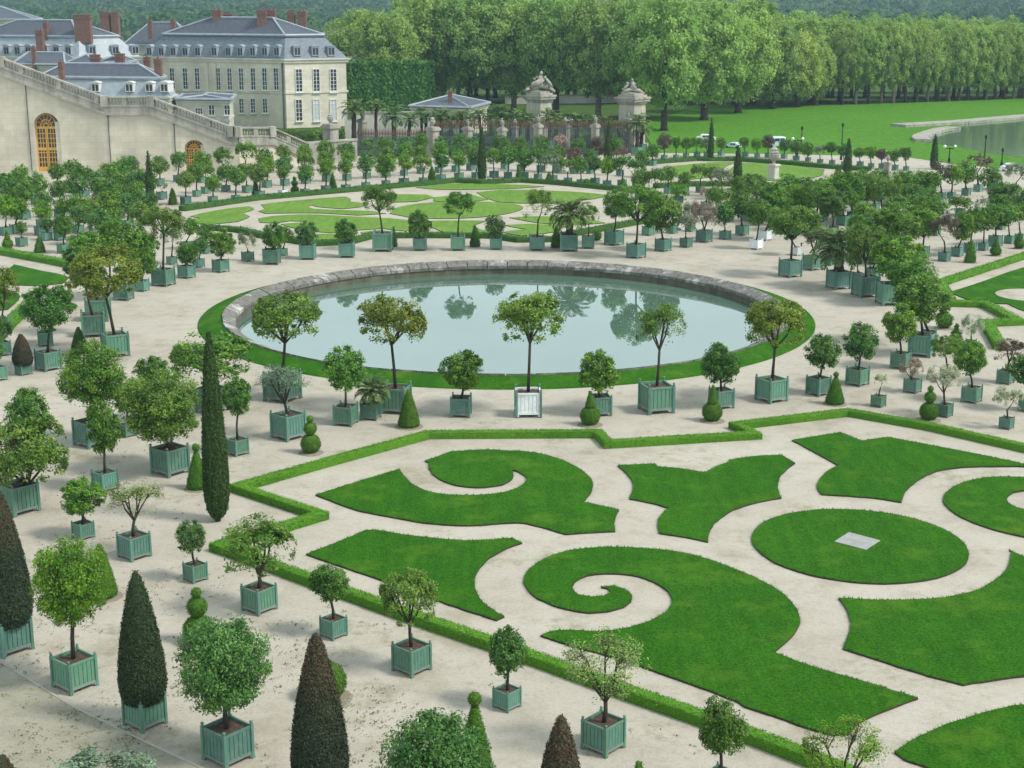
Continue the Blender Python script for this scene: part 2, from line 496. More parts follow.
def crown_mesh(seed, n_leaf, leaf, n_clump=70, clump=0.17, shell=(0.55, 0.95), lobes=7, lobe=0.22, gaps=0.0,
               tips=None, mat='leaf', aspect=0.5, name="crown", fill=0.15, updir=0.5):
    """A crown of leaves in a unit ball: leaves gather in clumps around twig tips, with lobes and gaps in the outline."""
    r = np.random.default_rng(seed)
    ld = rand_dirs(r, lobes)
    def reach(d):
        return (1 - lobe) + lobe * np.clip(np.max(d @ ld.T, axis=1)*1.6 - 0.6, 0, 1)
    if tips is None:
        d = rand_dirs(r, n_clump)
        if gaps:
            gd = rand_dirs(r, 5)
            keep = np.max(d @ gd.T, axis=1) < 1 - gaps
            d = d[keep]
        rad = shell[0] + (shell[1]-shell[0]) * r.random(len(d))**0.6
        cc = d * (rad * reach(d))[:, None]
    else:
        cc = np.array(tips)
    nf = int(n_leaf*fill)
    k = r.integers(0, len(cc), n_leaf - nf)
    sz = clump * (0.6 + 0.8*r.random(len(cc)))
    off = r.normal(size=(n_leaf-nf, 3))
    P = cc[k] + off * sz[k][:, None] * np.array([0.75, 0.75, 0.6])
    ct = r.random(len(cc))
    tint = 0.40*ct[k] + 0.40*r.random(n_leaf-nf) + 0.1
    if nf:
        d = rand_dirs(r, nf)
        Pf = d * (r.random(nf)**0.5 * 0.8 * reach(d))[:, None]
        P = np.concatenate([P, Pf]); tint = np.concatenate([tint, 0.2 + 0.4*r.random(nf)])
    rr = np.linalg.norm(P, axis=1, keepdims=True)
    lim = 1.02 * reach(P/np.maximum(rr, 1e-6))[:, None] + 0.06*r.random((len(P), 1))
    P = np.where(rr > lim, P*lim/np.maximum(rr, 1e-6), P)
    O = P / np.maximum(np.linalg.norm(P, axis=1, keepdims=True), 1e-6)
    N = O*0.6 + np.array([0, 0, updir]) + r.normal(size=P.shape)*0.55
    T = r.normal(size=P.shape) + O*0.4 - np.array([0, 0, 0.4])
    L = leaf * (0.7 + 0.6*r.random(len(P)))
    me = leaf_quads(P, N, T, L, L*aspect, tint, name, [M[mat]])
    a = me.attributes.new("dry", 'FLOAT', 'FACE')          # a few dead leaves
    a.data.foreach_set("value", np.where(r.random(len(me.polygons)) < 0.012, 0.8, 0.0).astype(np.float32))
    return me

def skeleton(seed, n_main=5, n_sub=4, spread=0.85, twigs=0):
    """Limbs inside the unit ball of a crown: list of (points, radii) and the twig tips."""
    r = random.Random(seed)
    segs, tips = [], []
    root = Vector((0, 0, -0.85))
    for i in range(n_main):
        a = 2*math.pi*(i + r.random()*0.7)/n_main
        el = r.uniform(0.25, 1.15)
        d = Vector((math.cos(a)*math.cos(el), math.sin(a)*math.cos(el), math.sin(el)))
        mid = root + Vector((0, 0, 0.3)) + d*0.35 + Vector((r.uniform(-.06,.06), r.uniform(-.06,.06), 0))
        end = Vector((0, 0, -0.15)) + d*r.uniform(0.45, 0.65)
        segs.append(([root, mid, end], [0.05, 0.035, 0.022]))
        for j in range(n_sub):
            dd = (d + Vector((r.gauss(0, .55), r.gauss(0, .55), r.gauss(0.15, .4)))).normalized()
            st = mid.lerp(end, r.uniform(0.3, 1.0))
            tip = st + dd*r.uniform(0.35, 0.55)
            if tip.length > spread: tip = tip.normalized()*spread*r.uniform(0.9, 1.05)
            kink = st.lerp(tip, 0.5) + Vector((r.gauss(0,.04), r.gauss(0,.04), r.gauss(0.03,.04)))
            segs.append(([st, kink, tip], [0.02, 0.014, 0.007]))
            tips.append(tuple(tip)); tips.append(tuple(kink.lerp(tip, 0.4)))
            for k in range(twigs):
                s2 = kink.lerp(tip, r.random())
                t2 = s2 + Vector((r.gauss(0,.13), r.gauss(0,.13), r.gauss(0.05,.11)))
                segs.append(([s2, t2], [0.008, 0.004])); tips.append(tuple(t2))
    return segs, tips

CROWN = {}          # kind -> list of (mesh, skeleton)
def add_crowns(kind, variants, fn):
    CROWN[kind] = [fn(i) for i in range(variants)]
def ball(n, leaf, nc, cl, seed0, **kw):
    def f(i):
        sk, _ = skeleton(seed0+i, 5, 3, 0.8)
        return crown_mesh(seed0+i, n, leaf, nc, cl, **kw), sk
    return f
def open_crown(n, leaf, cl, seed0, n_main=6, n_sub=5, twigs=1, extra=0, **kw):
    def f(i):
        sk, tips = skeleton(seed0+i, n_main, n_sub, 0.98, twigs)
        rr_ = random.Random(seed0+i)
        for _ in range(extra):
            a, z = rr_.uniform(0, 6.283), rr_.uniform(-0.62, 0.75)
            q = math.sqrt(1-z*z)*rr_.uniform(0.72, 1.0); tips.append((q*math.cos(a), q*math.sin(a), z))
        return crown_mesh(seed0+i, n, leaf, clump=cl, tips=tips, fill=0.02, **kw), sk
    return f
add_crowns('ball', 5, ball(19000, 0.072, 150, 0.125, 100, shell=(0.55, 0.97), lobes=10, lobe=0.12, fill=0.28))
add_crowns('ball_mid', 8, ball(6800, 0.115, 78, 0.12, 130, shell=(0.55, 0.97), lobes=9, lobe=0.2, fill=0.22))
add_crowns('ball_far', 6, ball(1700, 0.19, 48, 0.19, 150, shell=(0.5, 0.97), lobes=7, lobe=0.18, fill=0.2))
add_crowns('loose', 5, open_crown(9500, 0.088, 0.105, 200, twigs=2, extra=60))
add_crowns('loose_far', 4, open_crown(1500, 0.19, 0.17, 250, extra=26))
add_crowns('bare', 4, open_crown(3300, 0.06, 0.10, 300, twigs=5, extra=22))
add_crowns('bare_far', 3, open_crown(420, 0.2, 0.13, 350))
add_crowns('airy', 4, open_crown(4200, 0.095, 0.12, 400, n_main=5, n_sub=4, twigs=2, aspect=0.42, extra=16))
add_crowns('olive', 2, open_crown(2600, 0.11, 0.14, 420, n_main=5, n_sub=5, twigs=2, aspect=0.22))

def frond_crown(seed, n_frond=34, n_leaf=22, width=0.05, name="fronds"):
    r = np.random.default_rng(seed)
    P, N, T, L, W, t = [], [], [], [], [], []
    for i in range(n_frond):
        a = 2*math.pi*i*0.381966 + r.random()*0.3
        el = 1.35 - 1.75*(i/n_frond) + r.normal()*0.1
        Lf = 0.95 + 0.2*r.random()
        p = np.array([0.0, 0.0, 0.0]); h = np.array([math.cos(a), math.sin(a), 0.0])
        e = el; side = np.array([-math.sin(a), math.cos(a), 0.0])
        st = Lf / n_leaf; ti = r.random()*0.6
        for k in range(n_leaf):
            d = h*math.cos(e) + np.array([0, 0, math.sin(e)])
            p = p + d*st
            e -= (1.25/n_leaf) * (0.5 + 1.2*k/n_leaf)
            up = np.cross(d, side)
            s = k/n_leaf
            ll = 0.30*math.sin(math.pi*min(1, 0.12+s*0.9))**0.7 + 0.04
            if s < 0.12: ll *= 0.3
            for sg in (-1, 1):
                q = d*0.55 + side*sg*0.75 - np.array([0, 0, 0.28]) + r.normal(size=3)*0.08
                q /= np.linalg.norm(q)
                P.append(p + q*ll*0.5); N.append(up + r.normal(size=3)*0.2); T.append(q); L.append(ll); W.append(width); t.append(0.25+0.5*ti+0.15*r.random())
            P.append(p); N.append(up); T.append(d); L.append(st*1.6); W.append(0.025); t.append(0.8)
    return leaf_quads(np.array(P), np.array(N), np.array(T), np.array(L), np.array(W), np.array(t), name, [M['needle']])
FROND = [frond_crown(1), frond_crown(2), frond_crown(3, 24, 12, 0.09)]

def clipped_mesh(profile, seed, n_leaf, leaf, name="foliage", rough=0.03, seg=20, vertical=False, mat='needle', dry=0.0):
    """A clipped shrub: noisy solid of revolution (radius, height) covered with small leaves."""
    r = np.random.default_rng(seed)
    prof = np.array(profile, float)
    # resample
    d = np.concatenate([[0], np.cumsum(np.hypot(*np.diff(prof, axis=0).T))])
    m = max(10, min(40, int(d[-1]/0.1)))
    s = np.linspace(0, d[-1], m)
    R, Z = np.interp(s, d, prof[:, 0]), np.interp(s, d, prof[:, 1])
    ev, ef = [], []
    for i in range(m):
        for k in range(seg):
            t = 2*math.pi*k/seg
            q = max(0.005, R[i]*0.95*(1 + rough*r.normal()))
            ev.append((q*math.cos(t), q*math.sin(t), Z[i]))
    for i in range(m-1):
        for k in range(seg):
            k2 = (k+1) % seg
            ef.append((i*seg+k, i*seg+k2, (i+1)*seg+k2, (i+1)*seg+k))
    ef.append(tuple(range(seg-1, -1, -1))); ef.append(tuple(range((m-1)*seg, m*seg)))
    # leaves over the surface, by area
    cdf = np.cumsum((R[1:]+R[:-1])/2*np.diff(s) + 1e-6); cdf /= cdf[-1]
    u = r.random(n_leaf); j = np.searchsorted(cdf, u); f = r.random(n_leaf)
    rr, zz = R[j] + f*(R[j+1]-R[j]), Z[j] + f*(Z[j+1]-Z[j])
    dR, dZ = R[j+1]-R[j], Z[j+1]-Z[j]
    th = r.random(n_leaf)*2*math.pi
    out = np.stack([np.cos(th), np.sin(th), np.zeros(n_leaf)], 1)
    nn = out*dZ[:, None] - np.array([0, 0, 1])*dR[:, None]
    nn /= np.maximum(np.linalg.norm(nn, axis=1, keepdims=True), 1e-9)
    P = out*rr[:, None] + np.array([0, 0, 1])*zz[:, None] + nn*(r.normal(size=(n_leaf, 1))*leaf*0.3)
    N = nn + r.normal(size=P.shape)*0.6
    T = r.normal(size=P.shape)*0.6 + (np.array([0, 0, 1.6]) if vertical else nn*0.9)
    L = leaf*(0.6 + 0.8*r.random(n_leaf))
    # tint in patches
    ph = np.sin(th*3 + zz*4 + seed) * np.sin(zz*7 + th*2)
    tint = 0.45 + 0.12*ph + 0.3*(r.random(n_leaf)-0.5)
    if vertical:
        tint += 0.15*np.sin(th*9 + np.sin(zz*2)*2)
    me = leaf_quads(P, N, T, L, L*0.45, tint, name, [M[mat], M['core']], (ev, ef))
    if dry:
        zt = prof[-1, 1]; f = np.clip((zz/zt - (1-dry))/0.35, 0, 0.85) + 0.25*dry*r.random(n_leaf)*(zz/zt) + 0.2*dry*np.clip(ph, 0, 1)
        a = me.attributes.new("dry", 'FLOAT', 'FACE'); v = np.zeros(len(me.polygons), dtype=np.float32)
        v[:n_leaf] = np.clip(f, 0, 0.9); a.data.foreach_set("value", v)
    return me

def prof_cone(h, r, tipr=0.03):
    return [(r*0.55, 0.0), (r*0.9, 0.06*h), (r, 0.16*h), (r*0.93, 0.3*h), (r*0.72, 0.55*h), (r*0.42, 0.8*h), (r*0.2, 0.93*h), (tipr, h)]
def prof_ball(z, r):
    return [(max(0.02, r*math.sin(a)), z - r*math.cos(a)) for a in np.linspace(0.12, math.pi-0.12, 9)]
def prof_cone_plain(h, r):
    return [(r*0.7, 0.0), (r, 0.07*h), (r*0.97, 0.12*h), (r*0.7, 0.45*h), (r*0.38, 0.8*h), (0.05, h)]
# silhouettes in units of (half width, total height)
TOPIARY = {
    'cone':     lambda h, r: prof_cone_plain(h, r),
    'coneball': lambda h, r: prof_cone_plain(h*0.86, r) + prof_ball(h*0.92, h*0.085),
    'ballcone': lambda h, r: prof_ball(r*0.95, r) + [(r*0.55, r*1.85), (r*0.5, r*2.0), (r*0.3, h*0.8), (0.04, h)],
    'balls2':   lambda h, r: prof_ball(r*0.95, r) + [(0.05, r*1.9)] + prof_ball(r*1.9 + (h-r*1.9)*0.33, (h-r*1.9)*0.34) + prof_ball(h-(h-r*1.9)*0.17, (h-r*1.9)*0.18),
    'ball':     lambda h, r: prof_ball(h*0.5, r),
}

# ------------------------------------------------------------------ planter boxes
def box_parts(paint):
    """Unit Versailles planter 1 m wide, about 1 m high: body, one corner post, soil."""
    b = MB()
    z0, z1, w = 0.14, 0.97, 0.44
    for k in range(4):
        R = Matrix.Rotation(k*math.pi/2, 4, 'Z')
        n = 6
        pw = 2*w/n
        for i in range(n):
            x = -w + pw*(i+0.5)
            b.box((x, -w, (z0+z1)/2), (pw*0.88, 0.035, z1-z0-0.1), M=R)
        b.box((0, -w+0.015, (z0+z1)/2), (2*w, 0.012, z1-z0-0.02), M=R)
        b.box((0, -w-0.012, z1-0.03), (2*w-0.02, 0.05, 0.075), M=R)
        b.cur = 1
        b.box((0, -w-0.012, z0+0.03), (2*w-0.02, 0.05, 0.085), M=R)
        for sx in (-1, 1): b.box((sx*0.395, -w-0.016, z0-0.05), (0.06, 0.05, 0.09), M=R)
        b.cur = 0
    b.box((0, 0, z0+0.01), (2*w-0.02, 2*w-0.02, 0.03))
    p = MB()
    p.box((0, 0, 0.505), (0.085, 0.085, 1.01))
    p.lathe([(0.018, 1.01), (0.022, 1.03), (0.042, 1.05), (0.05, 1.075), (0.042, 1.10), (0.015, 1.118)], 8)
    p.box((0, 0, 0.02), (0.10, 0.10, 0.04))
    s = MB()
    g = np.random.default_rng(5)
    n = 8
    vs = [(-w+2*w*i/n, -w+2*w*j/n, 0.90 + 0.02*g.normal()) for j in range(n+1) for i in range(n+1)]
    s.add(vs, [(j*(n+1)+i, j*(n+1)+i+1, (j+1)*(n+1)+i+1, (j+1)*(n+1)+i) for j in range(n) for i in range(n)])
    return (b.mesh("planter_box", [paint, M["worn_paint"] if paint is not M["white_paint"] else paint]), p.mesh("corner_post", paint), s.mesh("soil", M['soil']))
def box_low(paint):
    """The same planter where it shows only a few pixels wide: one mesh."""
    b = MB()
    z0, z1, w = 0.13, 0.97, 0.45
    for k in range(4):
        R = Matrix.Rotation(k*math.pi/2, 4, 'Z')
        b.box((0, -w, (z0+z1)/2), (2*w-0.02, 0.03, z1-z0), M=R)
        b.box((0, -w-0.012, z1-0.04), (2*w-0.02, 0.04, 0.07), M=R)
        b.box((0, -w-0.012, z0+0.04), (2*w-0.02, 0.04, 0.07), M=R)
        b.box((w, -w, 0.53), (0.09, 0.09, 1.06), M=R)
    b.cur = 1
    b.add([(-w, -w, 0.9), (w, -w, 0.9), (w, w, 0.9), (-w, w, 0.9)], [(0, 1, 2, 3)])
    return b.mesh("planter_box", [paint, M['soil']])
BOX = {'green': (box_parts(M['green_paint']), box_low(M['green_paint'])),
       'white': (box_parts(M['white_paint']), box_low(M['white_paint']))}

def add_box(root, w, h, paint, detail, rz):
    (body, post, soil), low = BOX[paint]
    if paint == 'white' and detail: post = BOX['green'][0][1]
    S = (w, w, h)
    if not detail:
        return link("planter_box", low, root, (0, 0, 0), rz, S)
    o = link("planter_box", body, root, (0, 0, 0), rz, S)
    for sx in (-1, 1):
        for sy in (-1, 1):
            link("corner_post", post, o, (0.455*sx, 0.455*sy, 0))
    link("soil", soil, o)
    return o

GAX = math.radians(-41.0)                   # the garden's axis
POND = (-0.3, 82.6)
HUES = dict(
    ball=(0.100, 0.225, 0.028), light=(0.115, 0.25, 0.022), loose=(0.122, 0.23, 0.036), yellow=(0.145, 0.215, 0.030),
    dark=(0.080, 0.19, 0.032), bluish=(0.088, 0.205, 0.046), bare=(0.22, 0.29, 0.10), olive=(0.20, 0.265, 0.165), red=(0.135, 0.10, 0.07),
    pink=(0.30, 0.235, 0.175), pale=(0.34, 0.40, 0.24), palm=(0.11, 0.19, 0.055), yew=(0.040, 0.066, 0.028), brown=(0.036, 0.055, 0.026),
    redyew=(0.06, 0.06, 0.035), box=(0.074, 0.17, 0.015), boxdark=(0.055, 0.13, 0.02), cypress=(0.045, 0.088, 0.020))
def hue(k, s=0.12):
    c = HUES[k]
    v = 1 + rnd.uniform(-s, s)
    return (c[0]*v*(1+rnd.uniform(-s, s)), c[1]*v, c[2]*v*(1+rnd.uniform(-s, s)), 1)

LOOK = dict(ball=("dense round tree", "potted_tree"), loose=("open-branched tree", "potted_tree"), bare=("thin-leaved tree", "potted_tree"),
            airy=("sparse shrub", "potted_shrub"), olive=("silvery olive tree", "potted_olive"), palm=("feathery palm", "potted_palm"),
            cone=("tall clipped yew cone", "potted_yew"))
plants = []       # (row, x, object, look) - labels are written when a row is complete
def potted(kind, x, yb, bw, cx, cy, rw, rh, row, col='ball', look=None, paint='green', rot=None, off=0.45):
    """A planted box standing where the photo shows it: x, yb front foot of the box, bw its width, (cx, cy, rw, rh) the crown."""
    g = gnd(x, yb)
    m = mpp(g)
    if rot is None:
        d = math.hypot(g.x-POND[0], g.y-POND[1])
        rot = math.atan2(g.x-POND[0], -(g.y-POND[1])) if 17 < d < 25 else GAX + rnd.uniform(-.04, .04)
    ca = abs(math.cos(rot)) + abs(math.sin(rot))
    w = bw*m/(ca*0.97)
    dirv = Vector((g.x, g.y, 0)).normalized()
    base = Vector((g.x, g.y, 0)) + dirv*w*off*ca
    m = mpp(base)
    h = w*0.98
    near = bw >= 17
    root = link(LOOK[kind][1], None, None, base)
    add_box(root, w, h, paint, near, rot)
    # crown centre straight out of the photo at the box's own distance
    cpt = at_y(cx, cy, base.y) - base
    rad, rhh = rw*m, rh*m/0.985
    if kind == 'loose': rad *= 1.07
    soilz = h*0.9
    if kind == 'cone':
        hh = (cpt.z + rhh) - soilz + 0.05
        pr = [(rad*0.78, -0.05), (rad*0.95, hh*0.06), (rad, hh*0.15), (rad*0.93, hh*0.32), (rad*0.75, hh*0.54), (rad*0.51, hh*0.75), (rad*0.28, hh*0.91), (rad*0.15, hh*0.97), (0.04, hh)]
        me = clipped_mesh(pr, rnd.randrange(9999), int(6500*max(0.4, rad*hh*1.3)), 0.06, rough=0.035, seg=26, dry={'brown': 0.5, 'redyew': 0.55}.get(col, 0.06))
        o = link("foliage", me, root, (0, 0, soilz)); o.color = hue(col)
    elif kind == 'palm':
        tr = 0.16*rad
        tz = max(soilz+0.1, cpt.z)
        b = MB()
        k = 7
        b.tube([(cpt.x*i/k*0.9, cpt.y*i/k, soilz-0.05 + (tz-soilz)*i/k) for i in range(k+1)], [tr*(1.05 if i % 2 else 0.9) for i in range(k+1)], 9)
        b.build("trunk", M['bark'], root)
        o = link("crown", FROND[2 if bw < 14 else rnd.randrange(2)], root, (cpt.x, 0, tz), rnd.random()*6.28, (rad, rad, rhh*1.1)); o.color = hue(col)
    else:
        key = kind if near else {'ball': 'ball_far', 'loose': 'loose_far', 'bare': 'bare_far', 'airy': 'bare_far', 'olive': 'loose_far'}[kind]
        if kind in ('airy', 'bare') and bw >= 12: key = kind
        if kind in ('ball', 'loose') and 13 <= bw < 17: key = kind
        if key == 'ball' and bw < 34: key = 'ball_mid'
        me, sk = rnd.choice(CROWN[key])
        rz = rnd.random()*6.283
        ctr = Vector((cpt.x, 0, cpt.z))
        o = link("crown", me, root, ctr, rz, (rad*rnd.uniform(.94, 1.06), rad*rnd.uniform(.94, 1.06), rhh)); o.color = hue(col)
        o.rotation_euler = (rnd.uniform(-.12, .12), rnd.uniform(-.12, .12), rz)
        # trunk and limbs
        b = MB()
        k = min(1.0, 0.4 + rad*0.5)
        Rz = Matrix.Rotation(rz, 3, 'Z')
        S = Vector((rad, rad, rhh))
        tf = lambda p: ctr + Rz @ Vector((p[0]*S[0], p[1]*S[1], p[2]*S[2]))
        top = tf((0, 0, -0.80))
        t0 = 0.043*k + 0.013*rad
        if m > 0.075: t0 *= 1.25
        bend = Vector((rnd.uniform(-.03, .03), rnd.uniform(-.03, .03), 0))
        b.tube([(0, 0, min(soilz-0.06, top.z-0.1)), Vector((0, 0, soilz)).lerp(top, 0.5) + bend, top], [t0*1.25, t0, t0*0.9], 7 if near else 5)
        for pts, rads in (sk if near else sk[:5]):
            b.tube([tf(p) for p in pts], [q*rad*0.8 for q in rads], 5 if near else 4, cap=False)
        b.build("trunk", M['bark'], root, smooth=True)
    plants.append((row, x, root, look or LOOK[kind][0], paint))
    return root

topis = []
def topiary(kind, x, yb, hw, ytop, row, col='box', leaf=0.07):
    """A clipped shrub planted in the ground in a round bed of dark soil."""
    base = gnd(x, yb); m = mpp(base)
    base = base + Vector((base.x, base.y, 0)).normalized()*hw*m*0.4
    m = mpp(base)
    h = at_y(x, ytop, base.y).z
    r = hw*m
    root = link("topiary", None, None, base)
    n = int(min(9000, max(700, (5500 if m < 0.05 else 1600)*r*h*1.3)))
    me = clipped_mesh(TOPIARY[kind](h, r), rnd.randrange(9999), n, 0.05 if m < 0.05 else 0.12, rough=0.03, seg=14)
    o = link("foliage", me, root); o.color = hue(col)
    b = MB(); b.lathe([(r*1.3, 0.001), (r*1.15, 0.02), (r*0.6, 0.05), (0.02, 0.055)], 18)
    b.build("soil_bed", M['bed'], root)
    lk = dict(cone="clipped green box cone", coneball="clipped box cone topped by a small ball", ballcone="clipped box ball with a cone rising from it",
              balls2="clipped box of stacked balls, largest lowest", ball="round clipped box ball")[kind]
    topis.append((row, x, root, lk))
    return root

cyps = []
def cypress(x, yb, hw, ytop, where, n=9000):
    base = gnd(x, yb); m = mpp(base)
    h = at_y(x, ytop, base.y).z; r = hw*m*(0.82 if m > 0.06 else 0.97)
    root = tag(link("cypress", None, None, base), where, "cypress", "columnar cypresses")
    pr = [(r*0.3, 0.12), (r*0.7, 0.05*h), (r*0.95, 0.13*h), (r, 0.24*h), (r*0.9, 0.42*h), (r*0.72, 0.62*h), (r*0.52, 0.78*h), (r*0.33, 0.9*h), (r*0.15, 0.97*h), (0.03, h)]
    me = clipped_mesh(pr, rnd.randrange(9999), n, 0.075 if m < 0.06 else 0.17, rough=0.03, seg=28, vertical=True)
    o = link("foliage", me, root); o.color = hue('cypress', 0.05)
    b = MB(); b.tube([(0, 0, -0.05), (0, 0, 0.5)], [r*0.25, r*0.2], 8); b.build("trunk", M['bark'], root)
    return root
HAZE = 0.00024
# ================================================================== THE SETTING
def struct(name, mb, mats, **kw):
    return tag(mb.build(name, mats, **kw), kind="structure")
def Z(ox, oy, s, pts):                        # crop coordinates -> photo pixels
    return [(ox + u/s, oy + v/s) for u, v in pts]
def W2(px):
    return [gnd(*p).xy for p in px]
def smooth_outline(P, corner=42, step=0.28, closed=True):
    """Curve through the surveyed outline; sharp corners stay sharp."""
    n = len(P); out = []
    def crn(i):
        a = P[i]-P[i-1]; b = P[(i+1) % n]-P[i]
        if a.length < 1e-6 or b.length < 1e-6: return True
        return abs(a.angle_signed(b)) > math.radians(corner)
    for i in range(n):
        p0, p1, p2, p3 = P[i-1], P[i], P[(i+1) % n], P[(i+2) % n]
        L = (p2-p1).length
        t1 = (p2-p1) if crn(i) else (p2-p0)*(L/max(1e-6, (p2-p1).length+(p1-p0).length))
        t2 = (p2-p1) if crn((i+1) % n) else (p3-p1)*(L/max(1e-6, (p3-p2).length+(p2-p1).length))
        k = max(1, int(L/step))
        for j in range(k):
            t = j/k
            h00, h10, h01, h11 = 2*t**3-3*t*t+1, t**3-2*t*t+t, -2*t**3+3*t*t, t**3-t*t
            out.append(p1*h00 + t1*h10 + p2*h01 + t2*h11)
    return out
def lawn(px, mat='lawn', z=0.055, step=0.28, fringe=True, name="lawn", world=None):
    O = smooth_outline(world if world else W2(px), step=step)
    O = [p + Vector((rnd.gauss(0, .011), rnd.gauss(0, .011))) for p in O]
    area = sum(O[i-1].x*O[i].y - O[i].x*O[i-1].y for i in range(len(O)))
    if area < 0: O.reverse()
    b = MB(); n = len(O)
    b.cur = 0
    b.add([(p.x, p.y, z) for p in O], [tuple(range(n))])
    b.cur = 1
    b.add([(p.x, p.y, -0.01) for p in O] + [(p.x, p.y, z) for p in O], [(i, (i+1) % n, n+(i+1) % n, n+i) for i in range(n)])
    if fringe:
        b.cur = 0
        for i in range(n):
            p, q = O[i], O[(i+1) % n]
            d = q-p
            if d.length < 1e-5: continue
            nrm = Vector((d.y, -d.x)).normalized()
            for k in range(max(1, int(d.length/0.035))):
                c = p + d*rnd.random() - nrm*rnd.uniform(-0.01, 0.05)
                e = d.normalized()*0.014
                o = nrm*rnd.uniform(0.0, 0.085)
                b.add([(c.x-e.x, c.y-e.y, z-0.002), (c.x+e.x, c.y+e.y, z-0.002), (c.x+o.x+rnd.uniform(-.02, .02), c.y+o.y, z+rnd.uniform(0.01, 0.055))], [(0, 1, 2)])
    return struct(name, b, [M[mat], M['turf_edge']])

# --- ground sheets
def holed_sheet(x0, y0, x1, y1, z, r, n=160):
    """A flat sheet with the round basin left open."""
    b = MB(); vs = []; k0 = 0
    for k in range(n):
        t = 2*math.pi*k/n; c, s = math.cos(t), math.sin(t)
        d = min(((x1 if c > 0 else x0)-POND[0])/c if abs(c) > 1e-9 else 1e9, ((y1 if s > 0 else y0)-POND[1])/s if abs(s) > 1e-9 else 1e9)
        vs += [(POND[0]+r*c, POND[1]+r*s, z), (POND[0]+d*c, POND[1]+d*s, z)]
    fs = [(2*k, 2*k+1, (2*k+3) % (2*n), (2*k+2) % (2*n)) for k in range(n)]
    cor = [(x1, y1, z), (x0, y1, z), (x0, y0, z), (x1, y0, z)]
    for cx_, cy_, cz_ in cor:                  # fill the corners cut by the fan
        a_ = math.atan2(cy_-POND[1], cx_-POND[0]) % (2*math.pi); k = int(a_/(2*math.pi/n)) % n
        vs.append((cx_, cy_, cz_)); fs.append((2*k+1, len(vs)-1, (2*k+3) % (2*n)))
    return b.add(vs, fs)
struct("ground", holed_sheet(-2500, -60, 3000, 4200, -0.06, 15.3), M['earth'])
struct("gravel_court", holed_sheet(-120, -20, 150, 174, 0.0, 15.3), M['gravel'])
P = W2([(-40, 640), (10, 668), (75, 708), (143, 741), (205, 770), (330, 830), (300, 900), (-200, 900), (-200, 600)])
b = MB(); b.add([(p.x, p.y, 0.006) for p in P], [tuple(range(len(P)))]); struct("path", b, M['path'])
P = W2([(-40, 640), (10, 668), (75, 708), (143, 741), (205, 770), (330, 830)])
b = MB()
for i in range(len(P)-1):
    d = (P[i+1]-P[i]); nn = Vector((-d.y, d.x)).normalized()*0.03
    b.prism([P[i]-nn, P[i+1]-nn, P[i+1]+nn, P[i]+nn], 0.0, 0.022)
struct("path_kerb", b, simple("pale_kerb_stone", (0.46, 0.44, 0.39), (0.30, 0.28, 0.23), 1.2, 0.9))
P = W2([(656, 153), (640, 125), (690, 109), (760, 107.5), (800, 106.5), (1024, 98.5), (1500, 88), (1700, 165), (1200, 176), (1024, 170), (960, 165), (905, 157), (780, 154)])
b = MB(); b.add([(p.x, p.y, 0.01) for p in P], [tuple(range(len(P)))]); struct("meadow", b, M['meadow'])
lakepx = [(944, 128.5), (960, 125.5), (1024, 120), (1300, 101), (1500, 120), (1300, 163), (1080, 160), (1024, 157.5), (985, 152.5), (957, 146.5), (938, 144), (927, 143), (921, 139.5), (931, 135.6), (952, 132.3), (953, 130.2)]
P = W2(lakepx)
b = MB(); b.add([(p.x, p.y, 0.03) for p in P], [tuple(range(len(P)))]); struct("lake_water", b, M['lake'])
b = MB()
for poly, w in (([(898, 126.8), (925, 125.4), (960, 123.4), (1024, 117.8), (1300, 99.6)], 1.5), ([(954, 129.3), (943, 130.5), (932, 133.6), (922, 137.2), (919.5, 139.5), (923, 142.2)], 1.0)):
    Q = W2(poly)
    for i in range(len(Q)-1):
        d = Q[i+1]-Q[i]; nn = Vector((-d.y, d.x)).normalized()*w
        b.prism([Q[i]-nn, Q[i+1]-nn, Q[i+1]+nn, Q[i]+nn], -0.05, 0.35 + 0.004*i)
struct("lake_bank", b, M['oldstone'])

# --- the air: an even, very thin haze over the whole place
hm = bpy.data.materials.new("thin_haze"); hm.use_nodes = True
hn = hm.node_tree.nodes
for q in list(hn):
    if q.type == 'BSDF_PRINCIPLED': hn.remove(q)
hv = hn.new("ShaderNodeVolumePrincipled")
hv.inputs['Color'].default_value = (0.58, 0.78, 1.0, 1)
hv.inputs['Density'].default_value = HAZE
hm.node_tree.links.new(hv.outputs[0], [q for q in hn if q.type == 'OUTPUT_MATERIAL'][0].inputs['Volume'])
b = MB(); b.box((200, 2080, 74.5), (5700, 4360, 151)); tag(b.build("haze", hm), kind="stuff")

